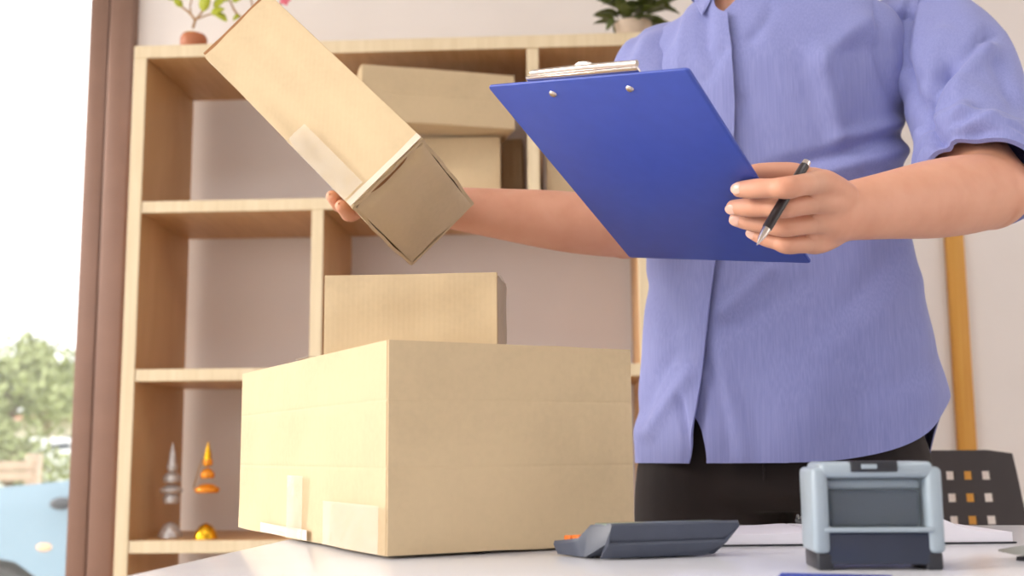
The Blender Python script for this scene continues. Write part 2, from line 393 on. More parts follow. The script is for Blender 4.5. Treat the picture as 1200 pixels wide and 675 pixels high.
# big box on the desk
n0 = atZ(453, 656, TZ); l0 = atZ(279, 620, TZ); 
ul = (l0-n0)/np.linalg.norm(l0-n0); ll = np.linalg.norm(l0-n0); ur = np.array([ul[1], -ul[0], 0]); lr = .249; BH = .1825
bigbox, PB = carton('large cardboard box standing on the white desk with clear tape along its foot', n0+[0, 0, .002], np.column_stack([ur, ul, [0, 0, 1]]), (lr, ll, BH), creases=(.40, .72), tapes=True,
   lifts={'x0': lambda a, b: .004*math.exp(-(b/.12)**2)*math.sin(a*9)**2}, base=n0+ur*lr/2+ul*ll/2)
nl = -ur
def face_patch(nm, P, u, v, n, off, lu, lv, mat, par, ncol=10): return obj(nm, *panel(P+n*off, u, v, n, lu, lv, .0005, (), .0006, ncol, 8), mat, par)
zz = np.array([0, 0, 1.])
face_patch('tape', n0+ul*.002+zz*.004, ul, zz, nl, .0075, .14, .040, M['tape'], bigbox)
face_patch('tape', n0+ul*.205+zz*.004, ul, zz, nl, .0075, .05, .062, M['tape'], bigbox)
face_patch('tape', n0+ul*.19+zz*.004, ul, zz, nl, .0070, .16, .010, M['tape_white'], bigbox)
# small box stacked on top
y1 = 1.165; a = atY(380, 321, y1); b = atY(583, 320, y1); zt = TZ+.002+BH+.0035; hgt = (a[2]+b[2])/2-zt
carton('small cardboard box stacked on top of the large box', np.array([a[0], y1, zt]), rotz(math.radians(-1.0)), (b[0]-a[0], .12, hgt), creases=())
# held box (fitted to its photographed corners)
HR = np.array([[-.6567, .7188, .2282], [.3055, -.0231, .9519], [.6895, .6948, -.2044]]); HO = np.array([-.2361, 1.1999, 1.0976]); HL = (.3003, .1076, .1771)
for i in range(3): HR[:, i] /= np.linalg.norm(HR[:, i])
# local x = B, y = C, z = A (flap axis)
hb, PH = carton('cardboard box held up in the air on the outstretched hand', HO, np.column_stack([HR[:, 1], HR[:, 2], HR[:, 0]]), (HL[1], HL[2], HL[0]), creases=(), tapes=False, seam='single',
   lifts={'y0': lambda a, b: .008*math.exp(-(a/.14)**2)*math.sin(math.pi*min(1, b*1.2))**2+.002*sm(.8, 1, b), 'x0': lambda a, b: -.003*math.sin(math.pi*b)*(1-a)},
   flap_lift=lambda a, b: -.016*math.exp(-(b/.07)**2)*math.sin(math.pi*min(1, max(0, a*1.05)))+.0015, base=HO+HR@(np.array(HL)*[.3, .5, 1]))
Bx, Cx, Ax = HR[:, 1], HR[:, 2], HR[:, 0]
obj('tape', *panel(HO+Ax*.001+Bx*.001-Cx*.0042, Bx, Ax, -Cx, HL[1]-.002, .008, .0006, (), .0005, 10, 4), M['tape_white'], hb)
obj('tape', *panel(HO+Ax*.01+Bx*.000-Cx*.0075, Bx, Ax, -Cx, .028, .11, .0004, (), .0008, 8, 10), M['tape'], hb)
obj('flap', *panel(HO+Ax*(HL[0]+.001)+Cx*.003+Bx*.002, Bx, (Cx*.35+Ax*.93)/np.linalg.norm(Cx*.35+Ax*.93), -Cx, HL[1]-.01, .012, .003, (), .0005, 12, 4), M['card_in_shade'], hb)
# boxes on the shelf
zs = 1.392+TH/2
def shelf_box(label, pxl, pxr, Y, ztop_px, rot, depth, z0, dims=None, creases=(.5,), pin='l'):
    a = atY(pxl, ztop_px, Y); b = atY(pxr, ztop_px, Y); h = a[2]-z0
    w = dims or (b[0]-a[0])
    return carton(label, np.array([a[0], Y, z0]), rotz(rot), (w, depth, h), creases, group='boxes on the shelf')
sb2, _ = shelf_box('small cardboard box under the tilted carton on the top shelf', 497, 586, 2.545, 161, math.radians(3), .2, zs)
topz = atY(497, 161, 2.545)[2]
al = atY(427, 80, 2.43); ang = -math.radians(17)
# the long carton rests on the small one, left end jutting out of the shelf
dirv = np.array([math.cos(math.radians(18)), math.sin(math.radians(18)), 0])
carton('long cardboard carton lying askew across a smaller box on the shelf', np.array([al[0], 2.40, topz+.003]), rotz(math.radians(18)), (.345, .2, al[2]-topz-.003), (.5,), group='boxes on the shelf')
shelf_box('cardboard box on the top shelf half hidden behind the blue clipboard', 640, 760, 2.55, 176, math.radians(0), .2, zs)
shelf_box('narrow cardboard box in shade beside the shelf divider', 588, 612, 2.70, 163, math.radians(0), .1, zs, creases=())

# ================================================================== PERSON
EY = np.array([0, 1., 0])
def P3(px, py, Y): return atY(px, py, Y)
phi = math.radians(10); e1 = np.array([math.cos(phi), -math.sin(phi), 0]); e2 = np.array([-math.sin(phi), -math.cos(phi), 0])
YT = 1.58
# torso outline rows: z, x left, x right, half depth
rows = np.array([[.780, .090, .478, .128], [.823, .090, .478, .128], [.903, .090, .490, .130], [.984, .094, .476, .126], [1.066, .101, .461, .120], [1.162, .104, .452, .118],
                 [1.265, .100, .454, .124], [1.345, .092, .470, .122], [1.395, .102, .466, .112], [1.432, .126, .452, .096], [1.458, .166, .415, .082], [1.480, .196, .360, .074], [1.500, .212, .340, .070], [1.53, .214, .336, .068]])
def torso(z):
    l = np.interp(z, rows[:, 0], rows[:, 1]); r = np.interp(z, rows[:, 0], rows[:, 2]); b = np.interp(z, rows[:, 0], rows[:, 3])
    return (l+r)/2, (r-l)/2, b
zsm = np.linspace(.78, 1.53, 160); ker = np.exp(-np.linspace(-2, 2, 13)**2); ker /= ker.sum()
def smooth1(a): return np.convolve(np.pad(a, 6, 'edge'), ker, 'valid')
_c, _a, _b = torso(zsm); _c, _a, _b = smooth1(_c), smooth1(_a), smooth1(_b)
def surf(alpha, z, off=0.0):
    """point on the torso; alpha 0 front, 90 image left, 180 back"""
    c = np.interp(z, zsm, _c); a = np.interp(z, zsm, _a)+off; b = np.interp(z, zsm, _b)+off
    ex = 2.35; s, k = np.sin(alpha), np.cos(alpha); rad = (np.abs(s)**ex+np.abs(k)**ex)**(-1/ex)
    lat = -s*rad*a; fo = k*rad*b
    back = np.array([c, np.full_like(c, YT), z]) if np.ndim(c) else np.array([c, YT, z])
    return np.stack([back[0]+e1[0]*lat+e2[0]*fo, back[1]+e1[1]*lat+e2[1]*fo, z+0*lat], -1)
# placket line in the photograph -> angle on the torso at each height
plk = np.array([[0, 858], [90, 862], [200, 862], [310, 838], [400, 830], [470, 822], [540, 806]])
al_s = np.linspace(-1.2, 1.4, 400)
def placket_alpha(z):
    pr = proj(surf(al_s, np.full_like(al_s, z), .004)); tgt = np.interp(pr[:, 1], plk[:, 0], plk[:, 1]); return al_s[np.argmin(np.abs(pr[:, 0]-tgt))]
pa_z = np.linspace(.78, 1.53, 40); pa_v = smooth1(np.array([placket_alpha(z) for z in pa_z]))
# folds: strokes in the photograph's frame, (x0,y0,x1,y1,width,depth)
FOLDS = [(1012, 25, 962, 72, 12, .006), (963, 66, 976, 150, 12, .008), (1015, 60, 1022, 150, 30, -.012), (985, 166, 1066, 138, 9, .007), (925, 190, 1064, 160, 9, -.008), (960, 208, 1064, 172, 10, .007), (985, 232, 1068, 190, 9, -.006), (900, 225, 985, 200, 12, .004),
         (1000, 262, 1070, 215, 10, .005), (1030, 20, 1064, 140, 7, -.006), (885, 20, 930, 100, 16, .003), (880, 45, 905, 12, 8, -.004),
         (850, 362, 905, 318, 10, .005), (862, 378, 940, 335, 14, -.003), (1000, 350, 1068, 265, 14, -.004), (1076, 330, 985, 400, 18, .004), (850, 420, 870, 530, 10, .004), (838, 440, 850, 530, 8, -.003),
         (757, 335, 790, 385, 14, -.004), (765, 505, 802, 440, 9, .006), (750, 480, 790, 420, 8, -.004), (800, 470, 803, 535, 5, -.005), (1090, 420, 1010, 470, 16, -.003), (960, 420, 950, 540, 22, .003), (1020, 440, 1010, 530, 18, -.003),
         (795, 10, 762, 75, 9, -.007), (775, 15, 742, 75, 9, .004), (822, 20, 832, 66, 9, -.007), (850, 60, 825, 90, 7, -.004), (806, 20, 790, 85, 8, .004), (740, 50, 752, 88, 6, -.003), (1000, 200, 1030, 260, 12, .002), (870, 120, 900, 190, 18, -.003)]
ARM_FOLDS = [(1158, 42, 1112, 88, 7, -.007), (1112, 86, 1088, 135, 7, -.009), (1088, 132, 1096, 178, 6, -.008), (1150, 60, 1118, 110, 10, .006), (1068, 0, 1060, 90, 7, -.006), (1060, 88, 1084, 158, 6, -.006), (1046, 35, 1062, 15, 6, -.005), (1105, 40, 1090, 90, 12, .004),
             (1120, 172, 1165, 140, 7, .006), (1108, 178, 1160, 158, 6, -.006), (1160, 155, 1200, 138, 7, .005), (1130, 130, 1122, 165, 8, .005), (1170, 70, 1185, 120, 8, -.004), (1150, 50, 1165, 58, 8, .004),
             (745, 35, 725, 85, 5, -.003)]
def fold(Pw, front, strokes=FOLDS):
    q = proj(Pw); h = np.zeros(len(Pw))
    for x0, y0, x1, y1, w, d in strokes:
        ax = np.array([x1-x0, y1-y0]); L = np.hypot(*ax); ax = ax/L
        s = ((q-[x0, y0])@ax)/L; t = (q-[x0, y0])@np.array([-ax[1], ax[0]])
        t = t - 3*np.sin(s*3.1+x0); env = np.exp(-np.clip(-s, 0, None)**2/.03)*np.exp(-np.clip(s-1, 0, None)**2/.03)*np.clip(1-.25*s, .2, 1)
        h += d*env*np.exp(-(t/w)**2)
    return 1.25*h*front
def hem(al):
    al = np.mod(al, 2*math.pi); d = np.degrees(al)
    return .822+.088*np.exp(-((d-272)/np.where(d < 272, 11, 38))**2)-.02*np.exp(-((d-185)/50)**2)
NA, NZ = 420, 230
def shirt_shell():
    V = np.zeros((NA, NZ, 3)); tt = np.linspace(0, 1, NA); uu = np.linspace(0, 1, NZ)
    for i, t in enumerate(tt):
        z = None
        for it in range(2):
            zz_ = np.full(NZ, 1.0) if z is None else z
            pa = np.interp(zz_, pa_z, pa_v); ov = math.radians(9)*sm(.86, .92, zz_)-math.radians(6)*(1-sm(.82, .89, zz_))
            al = pa + t*(2*math.pi+ov)
            vd = np.exp(-((t)/.035)**2)+np.exp(-((1-t)/.055)**2)
            zh = hem(al); ztop = 1.502-.085*np.clip(vd, 0, 1)
            z = zh+(ztop-zh)*uu
        off = .0080*(1-sm(.0, .06, t)) - .002*sm(.96, 1, t) + .001
        p = surf(al, z, off)
        c = np.stack([np.interp(z, zsm, _c), np.full(NZ, YT), z], -1); nrm = p-c; nrm /= np.linalg.norm(nrm, axis=1)[:, None]
        front = np.clip((nrm@e2)*2+.6, 0, 1)
        h = fold(p, front) + .0012*np.sin(al*13+z*9)*sm(1.2, .85, z)
        h += (.006*np.sin(al*5+1.0)+.004*np.sin(al*9+2))*sm(.98, .83, z)*sm(.03, .10, t)*sm(1, .9, t)
        V[i] = p+nrm*h[:, None]
    inner = []
    # thickness
    du = np.gradient(V, axis=0); dv = np.gradient(V, axis=1); N = np.cross(du, dv); N /= np.linalg.norm(N, axis=2)[:, :, None]+1e-12
    cc = np.stack([np.interp(V[:, :, 2], zsm, _c), np.full(V.shape[:2], YT), V[:, :, 2]], -1)
    sgn = np.sign(((V-cc)*N).sum(2)).mean(); W = V-N*sgn*.0016
    Vv = np.concatenate([V.reshape(-1, 3), W.reshape(-1, 3)]); m = NA*NZ; g = grid_faces(NA, NZ)
    Fc = g+[[k+m for k in q[::-1]] for q in g]
    edge = [i*NZ for i in range(NA)]+[(NA-1)*NZ+j for j in range(1, NZ)]+[i*NZ+NZ-1 for i in range(NA-2, -1, -1)]+[j for j in range(NZ-2, 0, -1)]
    for i in range(len(edge)): a, b = edge[i], edge[(i+1) % len(edge)]; Fc.append([b, a, a+m, b+m])
    return Vv, Fc, V
# joints
S_L, E_L, W_L = P3(1085, 26, 1.57), P3(1160, 224, 1.37), P3(990, 248, 1.20)
S_R, E_R, W_R = np.array([.122, 1.605, 1.385]), P3(733, 268, 1.48), P3(522, 243, 1.425)
cb = np.array([[-.0826, 1.1045, 1.1981], [.1028, .9755, 1.1672], [.2522, 1.2224, 1.0336], [.0668, 1.3514, 1.0645]])  # clipboard corners
cn = np.cross(cb[1]-cb[0], cb[3]-cb[0]); cn /= np.linalg.norm(cn)
if cn[2] < 0: cn = -cn
FING_L = {   # px, py, depth : knuckle, middle joint, end joint, tip
 'index': ([(962, 213, 1.128), (922, 220, 1.086), (888, 221, 1.098), (867, 222, 1.112)], (.0122, .0106, .0096, .0086)),
 'middle': ([(968, 236, 1.150), (918, 243, 1.113), (880, 243, 1.131), (860, 243, 1.146)], (.0122, .0106, .0096, .0085)),
 'ring': ([(967, 260, 1.172), (918, 266, 1.144), (884, 261, 1.160), (863, 257, 1.167)], (.0118, .0100, .0092, .0082)),
 'little': ([(957, 285, 1.190), (922, 287, 1.163), (899, 280, 1.171), (882, 273, 1.178)], (.0112, .0092, .0082, .0074))}
fingers_L = [(np.array([P3(*q) for q in p]), r) for p, r in FING_L.values()]
thumb_L = (np.array([P3(982, 236, 1.185), P3(958, 214, 1.170), P3(925, 204, 1.150), P3(893, 203, 1.140), P3(872, 205, 1.142)]), (.016, .0150, .0115, .0105, .0085))
def HP(a, b, c, db=0.0, dc_=0.0): return HO+Ax*a*HL[0]+Bx*(b*HL[1]+db)+Cx*(c*HL[2]+dc_)
fingers_R = []
for k, (a, ln) in enumerate([(.52, .95), (.455, .86), (.39, .86), (.325, 1.0)]):
    q = [HP(a, .16, 1, 0, .016), HP(a, 0, 1, -.0098, .002), HP(a, 0, ln, -.0098, 0)] if k in (1, 2) else [HP(a, .34, 1, 0, .019), HP(a, .18, 1, 0, .013), HP(a, .07, 1, 0, .0105)]
    fingers_R.append((np.array([HP(a*.75+.09, .66, 1, 0, .020)]+q), (.0120, .0105, .0096, .0084)))
thumb_R = (np.array([HP(.20, .85, 1, 0, .034), HP(.36, .92, 1, 0, .022), HP(.52, .90, 1, 0, .014), HP(.64, .86, 1, 0, .0125)]), (.0155, .013, .011, .009))
def arm(S, E, W, rU, rE, rF, rW, ref):
    d = (W-E)/np.linalg.norm(W-E)
    return [tube([S, S+(E-S)*.35, S+(E-S)*.7, E], [rU*.95, rU, rU*.92, rE], 20, 6, dome=True),
            tube([E-(d*.012), E+(W-E)*.22, E+(W-E)*.45, E+(W-E)*.75, W, W+d*.02], [rE*.95, rF, rF*.95, rW*1.18, rW, rW*.98], 24, 6, ref=ref, flat=[1, .95, .92, .84, .74, .72], dome=True)]
parts = []
parts += arm(S_L+np.array([-.012, 0, -.040]), E_L, W_L, .044, .047, .0465, .031, (0, 0, 1))
parts += arm(S_R, E_R, W_R, .052, .040, .040, .027, (0, 0, 1))
for W, fs, th in ((W_L, fingers_L, thumb_L), (W_R, fingers_R, thumb_R)):
    fs_c = np.mean([f[0][0] for f in fs], 0)
    for k, (p, r) in enumerate(fs):
        side = (p[0]-fs_c); st = W+side*.55
        mid = (st+p[0])/2+side*.05
        parts.append(tube([st, mid, p[0], p[0]+(p[1]-p[0])*.42], [.015, .0140, r[0]*1.08, (r[0]+r[1])*.48], 14, 5, dome=True))
    for k in range(3):
        a = fs[k][0][0]; b = fs[k+1][0][0]
        parts.append(tube([W+((a+b)/2-fs_c)*.5, ((a+b)/2)*.55+W*.45, ((a+b)/2)*.9+W*.1], [.014, .0135, .0105], 12, 4, dome=True))
    parts.append(tube([W+(th[0][0]-W)*.3, th[0][0], th[0][1], th[0][1]+(th[0][2]-th[0][1])*.45], [.016, .0175, th[1][1], th[1][2]*1.08], 14, 5, dome=True))
# trunk, neck, head, legs under the clothes
zs_ = np.linspace(.86, 1.49, 24); th_ = np.linspace(0, 2*math.pi, 40, endpoint=False)
parts.append(loft([surf(th_, np.full(40, z), -.042 if z < 1.05 else (-.022 if z < 1.44 else -.012)) for z in zs_]))
nk = np.array([.262, 1.575, 1.47]); hd = np.array([.238, 1.548, 1.642])
parts.append(tube([nk+[0, 0, -.06], nk, nk+[-.006, -.008, .07], nk+[-.012, -.014, .13]], [.062, .056, .053, .055], 20, 4, dome=True))
HRt = rotz(-math.radians(18))@np.array([[1, 0, 0], [0, math.cos(.25), -math.sin(.25)], [0, math.sin(.25), math.cos(.25)]])
def hp(x, y, z): return hd+HRt@np.array([x, y, z])
parts += [ellip(hp(0, .012, .035), (.076, .096, .088), 24, 16, HRt), ellip(hp(0, -.022, -.045), (.062, .068, .072), 24, 14, HRt), ellip(hp(0, -.062, -.088), (.026, .024, .020), 14, 10, HRt),
          tube([hp(0, -.086, .018), hp(0, -.098, -.012), hp(0, -.100, -.028)], [.007, .010, .013], 10, 4, dome=True), ellip(hp(0, -.082, -.058), (.024, .010, .006), 14, 8, HRt), ellip(hp(0, -.080, -.068), (.021, .010, .007), 14, 8, HRt),
          ellip(hp(0, -.076, .036), (.052, .016, .010), 16, 8, HRt)]
for s in (-1, 1): parts.append(ellip(hp(s*.079, .012, -.008), (.008, .018, .032), 12, 10, HRt))
hipc = np.array([.276, 1.59, .86])
for s in (-1, 1):
    parts.append(tube([hipc+[s*.085, 0, .06], hipc+[s*.095, 0, -.12], hipc+[s*.098, 0, -.40], hipc+[s*.1, .02, -.62], hipc+[s*.1, .03, -.80]], [.068, .062, .050, .044, .038], 18, 4, dome=True))
    parts.append(tube([hipc+[s*.1, .03, -.80], hipc+[s*.105, -.06, -.82], hipc+[s*.11, -.14, -.835]], [.036, .034, .022], 12, 4, dome=True))
bv, bf = remesh(parts, .0030, 7)
fp = []
for p, r in fingers_L+fingers_R:
    j = [p[0]+(p[1]-p[0])*.15, p[0]+(p[1]-p[0])*.6, p[1], p[1]+(p[2]-p[1])*.5, p[2], p[2]+(p[3]-p[2])*.6, p[3]]
    rr = [r[0]*.93, (r[0]+r[1])*.47, r[1]*1.04, (r[1]+r[2])*.475, r[2]*1.02, r[3]*1.04, r[3]*.92]
    fp.append(tube(j, rr, 16, 5, dome=True))
for p, r in (thumb_L, thumb_R):
    fp.append(tube([p[1], p[1]+(p[2]-p[1])*.6, p[2], *p[3:]], [r[1]*.9, r[2]*1.1, r[2]*1.05, *r[3:]], 16, 5, dome=True))
bv, bf = merge((bv, bf), *fp)
person = obj('person', bv, bf, M['skin'], None, sharp=None, origin=(hipc[0], hipc[1], 0), recalc=False)
tag(person, 'person in a lavender-blue shirt with rolled sleeves holding a carton and a clipboard', 'person')
# nails
def nail(p_end, p_tip, toward, r):
    d = p_tip-p_end; d /= np.linalg.norm(d); n = toward-d*(toward@d); n /= np.linalg.norm(n); w = np.cross(d, n)
    R = np.column_stack([w, d, n]); return ellip(p_tip+n*r*.80-d*.001, (r*.66, r*.85, r*.22), 14, 8, R)
for k, (p, r) in enumerate(fingers_L): obj('fingernail', *nail(p[2], p[3], np.array([-.15, -1, -.55 if k else -.1]), r[3]), M['nail'], person)
# shirt
sv, sf, SV = shirt_shell()
shirt = obj('shirt', sv, sf, M['shirt'], person, sharp=50)
# placket strip: raised band along the left front edge with a stitched line
def ribbon(t0, t1, n, zlo_u, zhi_u, off, thick=.0014):
    i0, i1 = t0, t1; ii = np.linspace(i0, i1, n); js = np.linspace(zlo_u, zhi_u, 160)
    def at(i, j):
        i = np.clip(i, 0, NA-1.001); j = np.clip(j, 0, NZ-1.001); a, b = int(i), int(j); fa, fb = i-a, j-b
        return (SV[a, b]*(1-fa)+SV[a+1, b]*fa)*(1-fb)+(SV[a, b+1]*(1-fa)+SV[a+1, b+1]*fa)*fb
    G = np.array([[at(i, j) for j in js] for i in ii]); du = np.gradient(G, axis=0); dv = np.gradient(G, axis=1); N = np.cross(du, dv); N /= np.linalg.norm(N, axis=2)[:, :, None]
    if (N.reshape(-1, 3)@e2).mean() < 0: N = -N
    O = G+N*off; I = G+N*(off-thick); m = n*160; g = grid_faces(n, 160); Fc = g+[[k+m for k in q[::-1]] for q in g]
    edge = [i*160 for i in range(n)]+[(n-1)*160+j for j in range(1, 160)]+[i*160+159 for i in range(n-2, -1, -1)]+[j for j in range(158, 0, -1)]
    for i in range(len(edge)): a, b = edge[i], edge[(i+1) % len(edge)]; Fc.append([b, a, a+m, b+m])
    return np.concatenate([O.reshape(-1, 3), I.reshape(-1, 3)]), Fc, O, N
pv, pf, PO, PN = ribbon(0.0, 17, 14, 0, NZ-1, .0014)
obj('placket', pv, pf, M['shirt'], shirt, sharp=50)
# collar
def collar():
    nA, nR = 80, 10; V = []; pa = pa_v[-6]
    for side in (0, 1):
        for i in range(nA):
            t = i/(nA-1); al = pa+math.radians(15)+t*(2*math.pi-math.radians(26)); fe = np.clip(1-t/.11, 0, 1)**1.3; fr = np.clip(1-(1-t)/.11, 0, 1)**1.3
            for j in range(nR):
                v = j/(nR-1); z0 = 1.528-.035*(fe+fr); zt_ = 1.484-.010*fe-.010*fr
                z = z0+(zt_-z0)*v; s, k = math.sin(al), math.cos(al); ra = .070+.030*v+.005*math.sin(math.pi*v); rb = .062+.030*v+.008*fe*v+.008*fr*v
                c = np.array([.272, YT-.004, z]); V.append(c+e1*(-s*(ra-side*.002))+e2*(k*(rb-side*.002)))
    m = nA*nR; g = grid_faces(nA, nR); Fc = g+[[q+m for q in f[::-1]] for f in g]
    edge = [i*nR for i in range(nA)]+[(nA-1)*nR+j for j in range(1, nR)]+[i*nR+nR-1 for i in range(nA-2, -1, -1)]+[j for j in range(nR-2, 0, -1)]
    for i in range(len(edge)): a, b = edge[i], edge[(i+1) % len(edge)]; Fc.append([b, a, a+m, b+m])
    return np.array(V), Fc
ccol = obj('collar', *collar(), M['shirt'], shirt, sharp=60)
SVf = SV.reshape(-1, 3); SVf = SVf[SVf[:, 1] < YT-.01]; SVq = proj(SVf)
def on_shirt(px, py, off):
    k = np.argsort(((SVq-[px, py])**2).sum(1))[:12]; Yn = np.median(SVf[k, 1]); return atY(px, py, Yn-off)
def collar_leaf(tl, tr, tip):
    n = 9; V = []
    for side in (0, 1):
        for i in range(n):
            v = i/(n-1)
            for j in range(n):
                u = j/(n-1); e = np.array(tl)*(1-u)+np.array(tr)*u; q = e*(1-v)+np.array(tip)*v+np.array([(u-.5)*3*(1-(2*v-1)**2), 0])
                V.append(on_shirt(q[0], q[1], .009+.003*math.sin(math.pi*u)-.002*side))
    m = n*n; g = grid_faces(n, n); Fc = g+[[q+m for q in f[::-1]] for f in g]
    edge = [i*n for i in range(n)]+[(n-1)*n+j for j in range(1, n)]+[i*n+n-1 for i in range(n-2, -1, -1)]+[j for j in range(n-2, 0, -1)]
    for i in range(len(edge)): a, b = edge[i], edge[(i+1) % len(edge)]; Fc.append([b, a, a+m, b+m])
    return np.array(V), Fc
obj('collar_leaf', *collar_leaf((800, -32), (844, -30), (823, 19)), M['shirt'], shirt, sharp=60)
obj('collar_leaf', *collar_leaf((882, -34), (935, -36), (908, -6)), M['shirt'], shirt, sharp=60)
def sleeve(P, r, folds, seed, slant=0.0, slant_ramp=True):
    C = catmull(np.column_stack([P, r]), 16); c, rr = C[:, :3], C[:, 3]; T = np.gradient(c, axis=0); T /= np.linalg.norm(T, axis=1)[:, None]
    n = len(c); th = np.linspace(0, 2*math.pi, 72, endpoint=False); rings = []; ref = np.array([0, -1., 0])
    rg = np.random.default_rng(seed); ph = rg.uniform(0, 6, 6)
    for i in range(n):
        s = i/(n-1); t = T[i]; u = ref-t*(ref@t); u /= np.linalg.norm(u); w = np.cross(t, u)
        d = np.zeros(72)
        for (s0, th0, slope, wid, amp) in folds:
            x = s-s0-slope*np.sin(th-th0); d += amp*np.exp(-(x/wid)**2)*(.5+.5*np.cos(th-th0))
        d += .0025*np.sin(3*th+ph[0]+5*s)+.0015*np.sin(7*th+ph[1]-9*s)
        rad = rr[i]+d
        ring = np.outer(np.cos(th)*rad, u)+np.outer(np.sin(th)*rad, w)
        fr = np.clip(-ring[:, 1]/rr[i]*2+.5, 0, 1); h = 1.5*fold(c[i]+ring, fr, ARM_FOLDS)
        ring = ring*(1+h/rr[i])[:, None]+np.outer(ring[:, 0]*slant*(s**3 if slant_ramp else 1), t)
        rings.append(c[i]+ring)
    return np.array(rings)
def shell_tube(R, t):
    c = R.mean(1, keepdims=True); I = c+(R-c)*(1-t/np.linalg.norm(R-c, axis=2, keepdims=True)); n, m = R.shape[:2]
    V = np.concatenate([R.reshape(-1, 3), I.reshape(-1, 3)]); o = n*m; g = grid_faces(n, m, False, True); Fc = g+[[k+o for k in q[::-1]] for q in g]
    for j in range(m):
        k = (j+1) % m; Fc.append([k, j, j+o, k+o]); a = (n-1)*m; Fc.append([a+j, a+k, a+k+o, a+j+o])
    return V, Fc
fl_folds = [(.88, -.3, -.05, .025, -.003), (.5, 3, .1, .05, .005), (.7, 2.4, -.1, .04, -.005)]
dL = (E_L-S_L)
cuffL = E_L-dL*.15
PLs = [S_L+[-.105, .01, -.045], S_L+[-.055, .008, -.024], S_L+[-.002, -.002, -.024], S_L+dL*.28+[.010, 0, 0], S_L+dL*.55+[.008, 0, 0], cuffL]
RL = sleeve(PLs, [.040, .056, .068, .075, .074, .067], fl_folds, 3, .38)
obj('sleeve', *shell_tube(RL, .002), M['shirt'], shirt, sharp=60)
cdir = dL/np.linalg.norm(dL)
PLc = [cuffL-cdir*.020, cuffL+cdir*.0, cuffL+cdir*.018, cuffL+cdir*.036]
RC = sleeve(PLc, [.0700, .0725, .0715, .068], [(.3, .4, .12, .12, .003), (.7, -.6, -.1, .1, -.003)], 5, .38, False)
obj('rolled_cuff', *shell_tube(RC, .006), M['shirt'], shirt, sharp=60)
dRr = E_R-S_R; cuffR = E_R-dRr*.30
PRs = [S_R+[.09, .0, .008], S_R+[.045, .0, .010], S_R+[.004, -.004, -.006], S_R+dRr*.25, S_R+dRr*.48, cuffR]
RRr = sleeve(PRs, [.045, .054, .060, .062, .062, .060], fl_folds, 9)
obj('sleeve', *shell_tube(RRr, .002), M['shirt'], shirt, sharp=60)
cdr = dRr/np.linalg.norm(dRr)
obj('rolled_cuff', *shell_tube(sleeve([cuffR-cdr*.02, cuffR, cuffR+cdr*.02, cuffR+cdr*.04], [.062, .064, .063, .060], [(.3, .4, .12, .12, .003)], 6), .006), M['shirt'], shirt, sharp=60)
# trousers
tp = []
th40 = np.linspace(0, 2*math.pi, 40, endpoint=False)
def hring(z, a, b, cx=.276): return [hipc[0]-.276+cx+0*0+e1*0+(e1*(-math.sin(t)*a)+e2*(math.cos(t)*b))+np.array([0, hipc[1], z])-np.array([0, 0, 0]) for t in th40]
def hring(z, a, b): return [np.array([.276, 1.585, z])+e1*(-math.sin(t)*a)+e2*(math.cos(t)*b) for t in th40]
tp.append(loft([hring(.99, .150, .095), hring(.95, .165, .103), hring(.90, .178, .108), hring(.84, .184, .110), hring(.78, .192, .106), hring(.76, .15, .09)]))
for s in (-1, 1):
    k = e1*s
    tp.append(tube([hipc+k*.080+[0, 0, .0], hipc+k*.098+[0, 0, -.08], hipc+k*.112+[0, 0, -.25], hipc+k*.108+[0, .01, -.42], hipc+k*.108+[0, .02, -.62], hipc+k*.108+[0, .03, -.80]], [.098, .101, .088, .078, .070, .066], 24, 5, dome=False))
tv, tf = remesh(tp, .006, 5)
trousers = obj('trousers', tv, tf, M['trousers'], person, sharp=None, recalc=False)
fly = [np.array([.276, 1.585, z])+e1*(-.022)+e2*b for z, b in ((.95, .105), (.90, .113), (.85, .117), (.80, .112))]
obj('fly_seam', *tube(fly, .002, 8, 4), M['trousers'], trousers)
for s in (-1, 1):
    c = hipc+e1*s*.108+[0, -.03, -.86]
    v, f = remesh([ellip(c+[0, .03, .045], (.04, .06, .045)), ellip(c+[0, -.08, .035], (.046, .10, .035)), box(c+[-.04, -.17, .0], c+[.04, .09, .022], .01)], .006, 4)
    obj('shoe', v, f, M['shoe'], person, sharp=None, recalc=False)
# hair, eyes
hv, hf = ellip((0, 0, 0), (.083, .104, .097), 64, 48)
hvv = np.array([np.array(q)*(1+.012*math.sin(55*q[0]+20*q[2])*math.cos(47*q[1])) for q in hv])
def hair_ok(c):
    az = math.degrees(math.atan2(abs(c[0]), -c[1])); low = np.interp(az, [0, 35, 60, 85, 100, 180], [.052, .048, .03, -.035, -.05, -.075]); return c[2] > low
hf = [q for q in hf if len(q) == 4 and hair_ok(hvv[q].mean(0)) or (len(q) > 4 and hvv[q].mean(0)[2] > .05)]
used = sorted({k for q in hf for k in q}); idx = {k: n for n, k in enumerate(used)}; hvv = hvv[used]; hf = [[idx[k] for k in q] for q in hf]
hair = obj('hair', np.array([hp(*(v+[0, .012, .035])) for v in hvv]), hf, M['hair'], person, sharp=None)
so = hair.modifiers.new('thickness', 'SOLIDIFY'); so.thickness = .012; so.offset = -1
for s in (-1, 1):
    obj('eye', *ellip(hp(s*.031, -.074, .014), (.013, .012, .009), 14, 10, HRt), M['eye'], person); obj('iris', *ellip(hp(s*.031, -.0845, .013), (.0055, .003, .0055), 12, 8, HRt), M['iris'], person)
    obj('eyebrow', *tube([hp(s*.012, -.0905, .037), hp(s*.030, -.0925, .042), hp(s*.048, -.083, .037)], [.003, .004, .002], 8, 4), M['hair'], person)

